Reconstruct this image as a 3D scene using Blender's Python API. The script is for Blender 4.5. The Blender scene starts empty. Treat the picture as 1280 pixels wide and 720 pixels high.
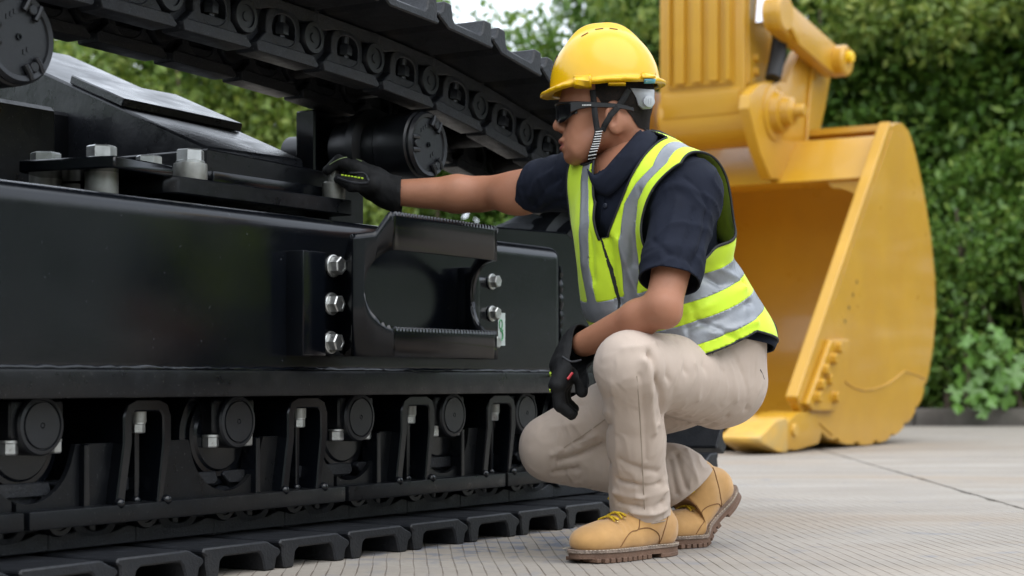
import bpy, bmesh, math, random
import numpy as np
from mathutils import Vector, Matrix

# ------------------------------------------------------------------ camera, light
SC = bpy.context.scene
FPX, HOR, VX, CAMH = 2250.0, 476.0, 2040.0, 0.38      # focal length in photo pixels, horizon row, track vanishing column, eye height
cam_d = bpy.data.cameras.new("camera")
cam = bpy.data.objects.new("camera", cam_d)
SC.collection.objects.link(cam)
cam.location = (0, 0, CAMH)
cam.rotation_euler = (math.radians(90), 0, 0)
cam_d.sensor_width = 36.0
cam_d.lens = 36.0 * FPX / 1280.0
cam_d.shift_y = (HOR - 360.0) / 1280.0
cam_d.clip_start, cam_d.clip_end = 0.05, 2000
cam_d.dof.use_dof = True
cam_d.dof.focus_distance = 3.9
cam_d.dof.aperture_fstop = 4.2
SC.camera = cam

SUN_EL, SUN_AZ = math.radians(58), math.radians(148)   # azimuth clockwise from +Y
w = bpy.data.worlds.new("World"); SC.world = w; w.use_nodes = True
nt = w.node_tree; nt.nodes.clear()
out = nt.nodes.new("ShaderNodeOutputWorld"); bg = nt.nodes.new("ShaderNodeBackground")
sky = nt.nodes.new("ShaderNodeTexSky"); sky.sky_type = 'NISHITA'; sky.sun_disc = False
sky.sun_elevation = SUN_EL; sky.sun_rotation = SUN_AZ
tc = nt.nodes.new("ShaderNodeTexCoord"); mp = nt.nodes.new("ShaderNodeMapping")
mp.inputs['Scale'].default_value = (1.0, 1.0, 2.2)
no = nt.nodes.new("ShaderNodeTexNoise"); no.inputs['Scale'].default_value = 1.9; no.inputs['Detail'].default_value = 5
rp = nt.nodes.new("ShaderNodeValToRGB")
rp.color_ramp.elements[0].position = 0.30; rp.color_ramp.elements[0].color = (0.55, 0.55, 0.55, 1)
rp.color_ramp.elements[1].position = 0.56; rp.color_ramp.elements[1].color = (1, 1, 1, 1)
mx = nt.nodes.new("ShaderNodeMix"); mx.data_type = 'RGBA'
mx.inputs[7].default_value = (10.0, 10.8, 12.0, 1)
nt.links.new(tc.outputs['Generated'], mp.inputs['Vector']); nt.links.new(mp.outputs[0], no.inputs['Vector'])
nt.links.new(no.outputs['Fac'], rp.inputs[0]); nt.links.new(rp.outputs[0], mx.inputs[0])
nt.links.new(sky.outputs[0], mx.inputs[6]); nt.links.new(mx.outputs[2], bg.inputs['Color'])
bg.inputs['Strength'].default_value = 0.105
nt.links.new(bg.outputs[0], out.inputs[0])

sun_d = bpy.data.lights.new("sun", 'SUN'); sun = bpy.data.objects.new("sun", sun_d); SC.collection.objects.link(sun)
sun_d.energy = 1.0; sun_d.angle = math.radians(60); sun_d.color = (1.0, 0.96, 0.9)
sd = Vector((math.sin(SUN_AZ) * math.cos(SUN_EL), math.cos(SUN_AZ) * math.cos(SUN_EL), math.sin(SUN_EL)))
sun.rotation_euler = sd.to_track_quat('Z', 'Y').to_euler()
sun.location = sd * 30

SC.view_settings.view_transform = 'Standard'; SC.view_settings.look = 'None'
SC.view_settings.exposure = 0.85; SC.view_settings.gamma = 1.0
SC.render.engine = 'CYCLES'
SC.cycles.use_denoising = True
SC.cycles.max_bounces = 7; SC.cycles.caustics_reflective = False; SC.cycles.caustics_refractive = False

R = random.Random(7); NR = np.random.default_rng(11)

# ------------------------------------------------------------------ photo pixel -> place
def at(px, py, Y):
    """point on the ray of a photo pixel at distance Y from the camera"""
    return Vector(((px - 640.0) / FPX * Y, Y, CAMH + (HOR - py) / FPX * Y))
def ground_at(px, py):
    return at(px, py, FPX * CAMH / (py - HOR))
def hit(px, py, p0, n):
    r = Vector(((px - 640.0) / FPX, 1.0, (HOR - py) / FPX)); o = Vector((0, 0, CAMH))
    return o + r * ((Vector(p0) - o).dot(n) / r.dot(n))

# ------------------------------------------------------------------ object helpers
COL = SC.collection
def link(o, parent=None):
    COL.objects.link(o)
    if parent is not None: o.parent = parent
    return o
def shade(me, ang=35):
    me.polygons.foreach_set('use_smooth', [True] * len(me.polygons))
    if ang is not None: me.set_sharp_from_angle(angle=math.radians(ang))
def obj(name, me, mat=None, parent=None, loc=None, rot=None):
    o = bpy.data.objects.new(name, me)
    if mat is not None and len(me.materials) == 0: me.materials.append(mat)
    link(o, parent)
    if loc is not None: o.location = loc
    if rot is not None: o.rotation_euler = rot
    return o
def empty(name, loc=(0, 0, 0), rz=0):
    o = bpy.data.objects.new(name, None); o.empty_display_size = 0.2
    COL.objects.link(o); o.location = loc; o.rotation_euler = (0, 0, rz)
    return o
def tag(o, label, cat, group=None):
    o['label'] = label; o['category'] = cat
    if group: o['group'] = group
    return o
def structure(o): o['kind'] = 'structure'; return o
def bm_mesh(bm, name='m', ang=35, bev=0, seg=1):
    if bev:
        bmesh.ops.recalc_face_normals(bm, faces=bm.faces[:])
        es = [e for e in bm.edges if len(e.link_faces) == 2 and e.calc_face_angle(0) > 0.35]
        bmesh.ops.bevel(bm, geom=es, offset=bev, segments=seg, profile=0.6, affect='EDGES', clamp_overlap=True)
    bmesh.ops.recalc_face_normals(bm, faces=bm.faces[:])
    me = bpy.data.meshes.new(name); bm.to_mesh(me); bm.free(); shade(me, ang)
    return me
def add_box(bm, x0, x1, y0, y1, z0, z1):
    v = [bm.verts.new((x, y, z)) for x in (x0, x1) for y in (y0, y1) for z in (z0, z1)]
    for f in ((0, 1, 3, 2), (4, 6, 7, 5), (0, 4, 5, 1), (2, 3, 7, 6), (0, 2, 6, 4), (1, 5, 7, 3)):
        bm.faces.new([v[i] for i in f])
def box(x0, x1, y0, y1, z0, z1, bev=0.003, seg=1, ang=35):
    bm = bmesh.new(); add_box(bm, x0, x1, y0, y1, z0, z1); return bm_mesh(bm, bev=bev, seg=seg, ang=ang)
def add_prism(bm, poly, lo, hi, axis='y'):
    """polygon given as (a, b) extruded from lo to hi along axis; axis y -> (a, ., b); x -> (., a, b); z -> (a, b, .)"""
    def p(a, b, c): return {'y': (a, c, b), 'x': (c, a, b), 'z': (a, b, c)}[axis]
    n = len(poly)
    A = [bm.verts.new(p(a, b, lo)) for a, b in poly]; B = [bm.verts.new(p(a, b, hi)) for a, b in poly]
    bm.faces.new(A); bm.faces.new(B[::-1])
    for i in range(n): bm.faces.new((A[i], B[i], B[(i + 1) % n], A[(i + 1) % n]))
def prism(poly, lo, hi, axis='y', bev=0, seg=1, ang=35):
    bm = bmesh.new(); add_prism(bm, poly, lo, hi, axis); return bm_mesh(bm, bev=bev, seg=seg, ang=ang)
def add_lathe(bm, prof, axis='y', seg=32, c=(0, 0, 0), phase=0.0):
    """prof: (radius, position along axis); closed where the radius is 0"""
    rings = []
    for r, t in prof:
        ring = []
        for k in range(1 if r < 1e-6 else seg):
            a = 2 * math.pi * k / seg + phase; x, z = r * math.cos(a), r * math.sin(a)
            q = {'y': (x, t, z), 'x': (t, x, z), 'z': (x, z, t)}[axis]
            ring.append(bm.verts.new((q[0] + c[0], q[1] + c[1], q[2] + c[2])))
        rings.append(ring)
    for a, b in zip(rings, rings[1:]):
        if len(a) == 1 and len(b) == 1: continue
        for k in range(seg):
            k2 = (k + 1) % seg
            if len(a) == 1: bm.faces.new((a[0], b[k], b[k2]))
            elif len(b) == 1: bm.faces.new((a[k], a[k2], b[0]))
            else: bm.faces.new((a[k], a[k2], b[k2], b[k]))
def lathe(prof, axis='y', seg=32, c=(0, 0, 0), ang=30, phase=0.0):
    bm = bmesh.new(); add_lathe(bm, prof, axis, seg, c, phase); return bm_mesh(bm, ang=ang)
def add_tube(bm, pts, r, seg=8, caps=True):
    pts = [Vector(p) for p in pts]; rings = []; up = None
    rr = r if hasattr(r, '__len__') else [r] * len(pts)
    for i, p in enumerate(pts):
        t = (pts[min(i + 1, len(pts) - 1)] - pts[max(i - 1, 0)]).normalized()
        if up is None: up = t.orthogonal().normalized()
        up = (up - t * up.dot(t)).normalized(); s = t.cross(up)
        rings.append([bm.verts.new(p + (up * math.cos(2 * math.pi * k / seg) + s * math.sin(2 * math.pi * k / seg)) * rr[i]) for k in range(seg)])
    for a, b in zip(rings, rings[1:]):
        for k in range(seg): bm.faces.new((a[k], a[(k + 1) % seg], b[(k + 1) % seg], b[k]))
    if caps: bm.faces.new(rings[0][::-1]); bm.faces.new(rings[-1])
def tube(pts, r, seg=8, ang=50):
    bm = bmesh.new(); add_tube(bm, pts, r, seg); return bm_mesh(bm, ang=ang)
def raw_mesh(name, V, F, ang=None):
    me = bpy.data.meshes.new(name)
    V = np.asarray(V, np.float32); F = np.asarray(F, np.int32)
    k = F.shape[1]
    me.vertices.add(len(V)); me.vertices.foreach_set('co', V.ravel())
    me.loops.add(F.size); me.loops.foreach_set('vertex_index', F.ravel())
    me.polygons.add(len(F)); me.polygons.foreach_set('loop_start', np.arange(0, F.size, k, dtype=np.int32))
    me.polygons.foreach_set('loop_total', np.full(len(F), k, np.int32))
    me.update(calc_edges=True); me.validate()
    shade(me, ang)
    return me

# ------------------------------------------------------------------ materials
MATS = {}
def mat(name, col=(0.5, 0.5, 0.5), rough=0.5, metal=0.0, var=0.0, vscale=8.0, col2=None, c2scale=6.0, c2lo=0.45, c2hi=0.65,
        bump=0.0, bscale=60.0, bdist=0.01, rvar=0.0, rscale=20.0, coat=0.0, spec=0.5, sheen=0.0, sss=0.0, speck=None, speck_amt=0.0, speck_scale=300.0, detail=6, weave=0, crumple=None):
    m = bpy.data.materials.new(name); m.use_nodes = True; n = m.node_tree.nodes; L = m.node_tree.links
    b = n['Principled BSDF']
    b.inputs['Roughness'].default_value = rough; b.inputs['Metallic'].default_value = metal
    b.inputs['Coat Weight'].default_value = coat; b.inputs['Coat Roughness'].default_value = 0.08
    b.inputs['Specular IOR Level'].default_value = spec; b.inputs['Sheen Weight'].default_value = sheen
    if sss:
        b.inputs['Subsurface Weight'].default_value = sss; b.inputs['Subsurface Radius'].default_value = (0.012, 0.005, 0.003); b.inputs['Subsurface Scale'].default_value = 1.0
    tcn = n.new('ShaderNodeTexCoord'); V = tcn.outputs['Object']
    def noise(sc, det=detail, rough_=0.6):
        t = n.new('ShaderNodeTexNoise'); t.inputs['Scale'].default_value = sc; t.inputs['Detail'].default_value = det; t.inputs['Roughness'].default_value = rough_
        L.new(V, t.inputs['Vector']); return t.outputs['Fac']
    def rng(s, a, b_, c, d):
        r = n.new('ShaderNodeMapRange'); r.inputs[1].default_value = a; r.inputs[2].default_value = b_; r.inputs[3].default_value = c; r.inputs[4].default_value = d
        L.new(s, r.inputs[0]); return r.outputs[0]
    def mixc(f, a, b_):
        x = n.new('ShaderNodeMix'); x.data_type = 'RGBA'; L.new(f, x.inputs[0])
        for i, c in ((6, a), (7, b_)):
            if hasattr(c, 'links'): L.new(c, x.inputs[i])
            else: x.inputs[i].default_value = (*c, 1)
        return x.outputs[2]
    c = None
    if var: c = mixc(rng(noise(vscale), 0.3, 0.7, 0, 1), tuple(v * (1 - var) for v in col), tuple(min(1, v * (1 + var)) for v in col))
    if col2 is not None: c = mixc(rng(noise(c2scale), c2lo, c2hi, 0, 1), c if c is not None else col, col2)
    if speck is not None: c = mixc(rng(noise(speck_scale, 2), 0.70 - speck_amt, 0.74 - speck_amt, 0, 1), c if c is not None else col, speck)
    if c is None: b.inputs['Base Color'].default_value = (*col, 1)
    else: L.new(c, b.inputs['Base Color'])
    if rvar: L.new(rng(noise(rscale), 0.3, 0.7, max(0.03, rough - rvar), min(1, rough + rvar)), b.inputs['Roughness'])
    if bump or weave:
        bp = n.new('ShaderNodeBump'); bp.inputs['Strength'].default_value = bump or 0.3; bp.inputs['Distance'].default_value = bdist
        h = noise(bscale)
        if weave:
            wv = n.new('ShaderNodeTexWave'); wv.inputs['Scale'].default_value = weave; wv.bands_direction = 'DIAGONAL'; wv.inputs['Distortion'].default_value = 1.5
            L.new(V, wv.inputs['Vector']); ad = n.new('ShaderNodeMath'); ad.operation = 'MULTIPLY_ADD'; ad.inputs[1].default_value = 0.35
            L.new(wv.outputs['Fac'], ad.inputs[0]); L.new(h, ad.inputs[2]); h = ad.outputs[0]
        L.new(h, bp.inputs['Height'])
        if crumple:
            b2 = n.new('ShaderNodeBump'); b2.inputs['Strength'].default_value = 1.0; b2.inputs['Distance'].default_value = crumple[1]
            rn = n.new('ShaderNodeTexNoise'); rn.noise_type = 'RIDGED_MULTIFRACTAL'; rn.inputs['Scale'].default_value = crumple[0]; rn.inputs['Detail'].default_value = 3; rn.inputs['Distortion'].default_value = 0.8
            mpn = n.new('ShaderNodeMapping'); mpn.inputs['Scale'].default_value = crumple[2]; L.new(V, mpn.inputs['Vector']); L.new(mpn.outputs[0], rn.inputs['Vector'])
            L.new(rn.outputs['Fac'], b2.inputs['Height']); L.new(b2.outputs[0], bp.inputs['Normal'])
        L.new(bp.outputs[0], b.inputs['Normal'])
    MATS[name] = m
    return m

M_PAINT = mat('black paint', (0.0024, 0.0032, 0.0050), 0.20, var=0.25, vscale=3, rvar=0.07, rscale=5, bump=0.05, bscale=40, bdist=0.004, spec=0.42, speck=(0.05, 0.053, 0.06), speck_amt=-0.03, speck_scale=130)
M_PAINT_DULL = mat('black paint dusty', (0.0032, 0.0039, 0.0054), 0.36, spec=0.30, var=0.3, vscale=5, rvar=0.12, bump=0.12, bscale=90, bdist=0.004, speck=(0.06, 0.06, 0.06), speck_amt=0.01, speck_scale=220, col2=(0.0085, 0.0086, 0.0092), c2scale=3)
M_CAST = mat('cast track steel', (0.0098, 0.0112, 0.0145), 0.48, spec=0.4, var=0.35, vscale=9, rvar=0.12, bump=0.45, bscale=170, bdist=0.004, speck=(0.075, 0.08, 0.09), speck_amt=0.04, speck_scale=330, col2=(0.022, 0.0195, 0.0165), c2scale=5, c2lo=0.5, c2hi=0.75)
M_RUSTY = mat('worn track steel', (0.040, 0.034, 0.030), 0.5, var=0.3, vscale=12, bump=0.3, bscale=120, bdist=0.003, col2=(0.09, 0.07, 0.05), c2scale=14, c2lo=0.52, c2hi=0.7)
M_ROLLER = mat('roller steel paint', (0.0075, 0.0085, 0.011), 0.42, var=0.25, vscale=10, rvar=0.1, bump=0.1, bscale=110, bdist=0.003)
M_ZINC = mat('zinc bolt', (0.50, 0.51, 0.50), 0.38, metal=0.85, var=0.2, vscale=30, rvar=0.12, rscale=60, bump=0.1, bscale=150, bdist=0.002)
M_SLEEVE = mat('pale zinc sleeve', (0.27, 0.27, 0.25), 0.42, metal=0.6, var=0.25, vscale=25, bump=0.1, bscale=100, bdist=0.002)
M_YELLOW = mat('excavator yellow paint', (0.53, 0.285, 0.020), 0.34, var=0.07, vscale=2.5, rvar=0.08, rscale=4, coat=0.25, bump=0.03, bscale=20, col2=(0.50, 0.262, 0.022), c2scale=1.4)
M_YELLOW_BRIGHT = mat('yellow marking', (0.80, 0.52, 0.01), 0.4)
M_CHROME = mat('rod chrome', (0.8, 0.8, 0.82), 0.15, metal=1.0)
M_RUBBER = mat('black rubber', (0.012, 0.012, 0.012), 0.6)
# ------------------------------------------------------------------ ground
def concrete():
    m = bpy.data.materials.new('grooved concrete'); m.use_nodes = True; n = m.node_tree.nodes; L = m.node_tree.links
    b = n['Principled BSDF']; b.inputs['Roughness'].default_value = 0.72; b.inputs['Specular IOR Level'].default_value = 0.35
    g = n.new('ShaderNodeNewGeometry'); P = g.outputs['Position']
    def noise(sc, det=5, vec=None, dist=0):
        t = n.new('ShaderNodeTexNoise'); t.inputs['Scale'].default_value = sc; t.inputs['Detail'].default_value = det; t.inputs['Distortion'].default_value = dist
        L.new(vec or P, t.inputs['Vector']); return t.outputs['Fac']
    def rng(s, a, b_, c, d):
        r = n.new('ShaderNodeMapRange'); r.inputs[1].default_value = a; r.inputs[2].default_value = b_; r.inputs[3].default_value = c; r.inputs[4].default_value = d
        L.new(s, r.inputs[0]); return r.outputs[0]
    def math_(op, a, b_=None):
        r = n.new('ShaderNodeMath'); r.operation = op
        for i, c in ((0, a), (1, b_)):
            if c is None: continue
            if hasattr(c, 'links'): L.new(c, r.inputs[i])
            else: r.inputs[i].default_value = c
        return r.outputs[0]
    def mixc(f, a, b_):
        x = n.new('ShaderNodeMix'); x.data_type = 'RGBA'
        L.new(f, x.inputs[0])
        for i, c in ((6, a), (7, b_)):
            if hasattr(c, 'links'): L.new(c, x.inputs[i])
            else: x.inputs[i].default_value = (*c, 1)
        return x.outputs[2]
    # grooves raked along the slab
    mpn = n.new('ShaderNodeMapping'); mpn.inputs['Rotation'].default_value = (0, 0, math.radians(-3.0)); L.new(P, mpn.inputs['Vector'])
    sx = n.new('ShaderNodeSeparateXYZ'); L.new(mpn.outputs[0], sx.inputs[0])
    wob = noise(1.6, 3)
    xx = math_('MULTIPLY_ADD', wob, 0.020); n_ = xx.node; L.new(sx.outputs[0], n_.inputs[2])
    fr = math_('FRACT', math_('DIVIDE', xx, 0.0285))
    tri = math_('ABSOLUTE', math_('SUBTRACT', fr, 0.5))
    gw = rng(noise(9, 3), 0.3, 0.7, 0.40, 0.46)
    groove = math_('MULTIPLY', math_('SUBTRACT', tri, gw), 14.0)
    cl = n.new('ShaderNodeClamp'); L.new(groove, cl.inputs[0]); groove = cl.outputs[0]
    gst = math_('MULTIPLY', groove, rng(noise(3.0, 4), 0.30, 0.62, 0.25, 1.0))
    # colour: pale grey slab, tan and blue grey stains drawn out along x
    mp2 = n.new('ShaderNodeMapping'); mp2.inputs['Scale'].default_value = (0.5, 1.5, 1); L.new(P, mp2.inputs['Vector'])
    base = mixc(rng(noise(2.2, 6, mp2.outputs[0]), 0.34, 0.66, 0, 1), (0.292, 0.258, 0.220), (0.368, 0.334, 0.292))
    base = mixc(rng(noise(1.1, 5, mp2.outputs[0], 0.6), 0.52, 0.74, 0, 0.75), base, (0.315, 0.240, 0.170))
    base = mixc(rng(noise(7.0, 5, None, 0.8), 0.60, 0.72, 0, 0.6), base, (0.21, 0.22, 0.245))
    base = mixc(rng(noise(55.0, 4), 0.35, 0.75, 0, 0.35), base, (0.20, 0.18, 0.155))
    # scuffed blue grey marks beside the track
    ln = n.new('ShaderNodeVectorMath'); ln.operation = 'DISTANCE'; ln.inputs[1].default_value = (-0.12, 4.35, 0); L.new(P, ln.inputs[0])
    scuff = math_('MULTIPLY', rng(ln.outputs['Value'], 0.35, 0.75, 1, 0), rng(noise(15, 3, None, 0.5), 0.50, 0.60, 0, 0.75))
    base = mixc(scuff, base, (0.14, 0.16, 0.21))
    base = mixc(math_('MULTIPLY', gst, 0.8), base, (0.10, 0.070, 0.047))
    L.new(base, b.inputs['Base Color'])
    hgt = math_('SUBTRACT', math_('MULTIPLY', noise(70, 5), 0.25), gst)
    bp = n.new('ShaderNodeBump'); bp.inputs['Strength'].default_value = 0.6; bp.inputs['Distance'].default_value = 0.004
    L.new(hgt, bp.inputs['Height']); L.new(bp.outputs[0], b.inputs['Normal'])
    return m
M_CONC = concrete()
M_DIRT = mat('joint dirt', (0.08, 0.066, 0.052), 0.95, var=0.4, vscale=20, bump=0.5, bscale=80)
gr = structure(obj('ground', prism([(-60, -25), (60, -25), (60, 140), (-60, 140)], -0.3, -0.022, 'z'), M_DIRT))
def slab(x0, x1, y0, y1):
    """one concrete slab with chipped edges; x grows 0.04 per metre of y"""
    rr = random.Random(int((x0 + 50) * 13 + y0 * 7)); pts = []
    def edge(ax, ay, bx, by):
        L_ = math.hypot(bx - ax, by - ay); k = max(2, min(160, int(L_ / 0.06)))
        nx, ny = -(by - ay) / L_, (bx - ax) / L_; ch = 0
        for i in range(k):
            t = i / k
            if rr.random() < 0.10: ch = rr.uniform(0.006, 0.022)
            ch *= 0.6
            o = ch + rr.uniform(0, 0.004)
            pts.append((ax + (bx - ax) * t + nx * o, ay + (by - ay) * t + ny * o))
    g = 0.0045; S = lambda x, y: x + 0.04 * (y - 7.4)
    c = [(S(x0, y0) + g, y0 + g), (S(x1, y0) - g, y0 + g), (S(x1, y1) - g, y1 - g), (S(x0, y1) + g, y1 - g)]
    for i in range(4): edge(*c[i], *c[(i + 1) % 4])
    bm = bmesh.new(); add_prism(bm, pts, -0.05, 0.0, 'z')
    top = [f for f in bm.faces if f.normal.z > 0.9 or f.normal.z < -0.9]
    return obj('concrete_slab', bm_mesh(bm, ang=30), M_CONC, gr)
xs = [-12.2, -7.6, -3.0, 1.60, 6.2, 10.8, 15.4]; ys = [-9.2, -3.2, 2.8, 8.9, 15.05]
for i in range(6):
    for j in range(4): slab(xs[i], xs[i + 1], ys[j], ys[j + 1])
# ------------------------------------------------------------------ crawler undercarriage: local x along the track (away), y inwards from the shoe ends, z up
TH = math.atan((VX - 640.0) / FPX); CT, ST = math.cos(TH), math.sin(TH)
D0 = 2.725 * CT
UC = empty('excavator_undercarriage', (-CT * D0, ST * D0, 0), math.pi / 2 - TH)
tag(UC, 'glossy black crawler undercarriage of an excavator with steel track, rollers and a bolted step', 'undercarriage')
def uw(px, py, v):
    """photo pixel on the vertical plane v metres inside the shoe ends -> (u, w)"""
    K = (D0 + v) / CT; Z = FPX * K / (VX - px)
    return (Z - (D0 + v) * ST) / CT, CAMH + (HOR - py) / FPX * Z
def uu(px, v): return uw(px, 400, v)[0]
PITCH = 0.2286

# track path (inner face of the shoe plates): bottom run, idler, drooping upper run, sprocket
IC, SCN, RI = (4.56, 0.530), (0.35, 0.56), 0.465
def up_run():
    pts = []
    for px, py in ((120, -999), (540, 27), (612, 58.7), (673.6, 93.9), (694, 108)):
        if py > -900: pts.append(uw(px, py, 0.0))
    return pts
up = up_run()
ctrl = [(0.35, 1.06), (0.9, 1.16), (1.6, 1.215), (2.3, 1.225), (2.9, 1.215)] + up + [(4.22, 1.072), (4.649, 0.986)]
def catmull(P, k=24):
    P = [P[0]] + list(P) + [P[-1]]; o = []
    for i in range(1, len(P) - 2):
        p0, p1, p2, p3 = [np.array(q, float) for q in P[i - 1:i + 3]]
        for t in np.linspace(0, 1, k, endpoint=False):
            o.append(0.5 * ((2 * p1) + (-p0 + p2) * t + (2 * p0 - 5 * p1 + 4 * p2 - p3) * t * t + (-p0 + 3 * p1 - 3 * p2 + p3) * t ** 3))
    o.append(np.array(P[-2], float)); return o
path = []
for u in np.linspace(SCN[0], IC[0], 60): path.append((u, 0.060))                # bottom run, away from the camera
for a in np.linspace(-math.pi / 2, math.radians(79), 60): path.append((IC[0] + RI * math.cos(a), IC[1] + RI * math.sin(a)))
path += [tuple(p) for p in catmull(ctrl)[::-1]]
for a in np.linspace(math.pi / 2, 1.5 * math.pi, 50)[1:-1]: path.append((SCN[0] + 0.5 * math.cos(a), SCN[1] + 0.5 * math.sin(a)))
path.append(path[0]); path = np.array(path)
seg = np.linalg.norm(np.diff(path, axis=0), axis=1); cum = np.concatenate([[0], np.cumsum(seg)])
NSH = int(round(cum[-1] / PITCH)); P_ = cum[-1] / NSH
S0 = (uu(434.6, 0.0) - SCN[0]) % P_ - P_ * 0.985
def on_path(s):
    s %= cum[-1]; return np.array([np.interp(s, cum, path[:, 0]), np.interp(s, cum, path[:, 1])])

# local shoe / link frame: x along travel (0..pitch), y inwards, z towards the inside of the loop; grousers point to -z
shoe_prof = [(0.004, 0.0), (0.192, 0.0), (0.212, -0.010), (0.232, -0.018), (0.236, -0.026), (0.230, -0.032), (0.222, -0.036), (0.216, -0.060), (0.186, -0.060),
             (0.176, -0.028), (0.168, -0.020), (0.062, -0.020), (0.052, -0.028), (0.046, -0.060), (0.016, -0.060), (0.010, -0.034), (0.010, -0.016), (0.0, -0.010)]
shoe_me = prism(shoe_prof, 0.0, 0.60, 'y', bev=0.0035, ang=30)
shoe_me.materials.append(M_CAST)
def link_mesh(side):
    bm = bmesh.new(); y0, y1 = (0, 0.032) if side > 0 else (0, 0.032)
    # cheek with a window: two bosses, a top web under the shoe and the rail below
    web = [(0.0, 0.004), (0.2286, 0.004), (0.2286, 0.036), (0.205, 0.040), (0.17, 0.030), (0.12, 0.028), (0.085, 0.040), (0.06, 0.036), (0.03, 0.034), (0.0, 0.036)]
    add_prism(bm, web, y0 + 0.004, y1, 'y')
    k_ = 28; cs, cz = 0.120, 0.069
    oo, ii = [], []
    for j in range(k_):
        q = 2 * math.pi * j / k_; c, sn = math.cos(q), math.sin(q)
        ii.append((cs + 0.040 * np.sign(c) * abs(c) ** 0.85, cz + 0.034 * np.sign(sn) * abs(sn) ** 0.85))
        oo.append((cs + 0.058 * np.sign(c) * abs(c) ** 0.6, cz + 0.046 * np.sign(sn) * abs(sn) ** 0.6))
    R0 = [bm.verts.new((x, y0 + 0.004, z)) for x, z in oo]; R1 = [bm.verts.new((x, y0 + 0.001, z)) for x, z in ii]
    R2 = [bm.verts.new((x, y0 + 0.028, z)) for x, z in ii]; R3 = [bm.verts.new((x, y0 + 0.028, z)) for x, z in oo]
    for A_, B_ in ((R0, R1), (R1, R2), (R2, R3), (R3, R0)):
        for j in range(k_): bm.faces.new((A_[j], A_[(j + 1) % k_], B_[(j + 1) % k_], B_[j]))
    # backing cheek and the rail pad, its ends cut slanting
    add_prism(bm, [(0.002, 0.006), (0.226, 0.006), (0.224, 0.118), (0.006, 0.118)], y0 + 0.026, y1 + 0.006, 'y')
    pad = [(0.030, 0.108), (0.214, 0.108), (0.224, 0.116), (0.218, 0.134), (0.018, 0.134), (0.010, 0.126)]
    add_prism(bm, pad, y0 - 0.010, y1 + 0.020, 'y')
    slope = [(0.060, 0.084), (0.180, 0.084), (0.206, 0.109), (0.036, 0.109)]
    add_prism(bm, slope, y0 + 0.003, y1 + 0.012, 'y')
    me = bm_mesh(bm, bev=0.002, ang=35); me.materials.append(M_CAST); return me
link_me = link_mesh(1)
boss_prof = [(0.0, -0.004), (0.010, -0.004), (0.011, -0.001), (0.024, -0.001), (0.025, -0.005), (0.034, -0.005), (0.0365, 0.0), (0.0365, 0.05)]
boss_me = lathe(boss_prof, 'y', 28, (0.022, 0, 0.066)); boss_me.materials.append(M_ROLLER)
pin_me = lathe([(0, 0.0), (0.028, 0.0), (0.028, 0.24), (0, 0.24)], 'y', 18, (0.022, 0, 0.066)); pin_me.materials.append(M_CAST)
tb_bm = bmesh.new(); add_lathe(tb_bm, [(0, 0.050), (0.013, 0.052), (0.0175, 0.058), (0.0175, 0.078), (0, 0.078)], 'z', 6, (0.117, 0.014, 0)); add_lathe(tb_bm, [(0, 0.03), (0.010, 0.03), (0.010, 0.09), (0, 0.09)], 'z', 10, (0.117, 0.014, 0))
tb_me = bm_mesh(tb_bm); tb_me.materials.append(M_ROLLER)
for i in range(NSH):
    s = S0 + i * P_
    a, b = on_path(s), on_path(s + P_); t = (b - a) / np.linalg.norm(b - a)
    ang = math.atan2(t[1], t[0])
    def put(name, me, y, parent=UC):
        o = bpy.data.objects.new(name, me); link(o, parent)
        if parent is UC: o.location = (a[0], y, a[1]); o.rotation_euler = (0, -ang, 0)
        return o
    put('track_shoe', shoe_me, 0.0)
    for y in (0.168, 0.405):
        l = put('track_link', link_me, y)
        put('pin_boss', boss_me, 0.0, l)
        if y < 0.2: put('track_bolt', tb_me, 0.0, l)
    put('track_pin', pin_me, 0.178)

# main track frame
fr_end = uu(705, 0.09); W0, W1 = 0.400, 0.735
obj('frame_panel', box(0.5, fr_end, 0.090, 0.50, W0 - 0.03, W1, bev=0.045, seg=6, ang=60), M_PAINT, UC)
obj('frame_flange', box(0.45, fr_end + 0.12, 0.066, 0.505, 0.348, W0 + 0.001, bev=0.006, seg=2), M_PAINT_DULL, UC)
# weld bead along the flange and the end of the panel
bm = bmesh.new(); wr = random.Random(3)
def bead(p, q, r=0.007, n=60):
    pts, rs = [], []
    for i in range(n + 1):
        t = i / n; pts.append(Vector(p).lerp(Vector(q), t) + Vector((wr.uniform(-1, 1), wr.uniform(-1, 1), wr.uniform(-1, 1))) * 0.0012); rs.append(r * wr.uniform(0.8, 1.2))
    add_tube(bm, pts, rs, 6)
bead((1.6, 0.089, W0 + 0.003), (fr_end - 0.04, 0.089, W0 + 0.003), 0.006, 150)
bead((fr_end + 0.004, 0.105, W0 + 0.01), (fr_end + 0.004, 0.105, W1 - 0.05), 0.009, 40)
obj('weld_bead', bm_mesh(bm, ang=60), M_PAINT, UC)
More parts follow.
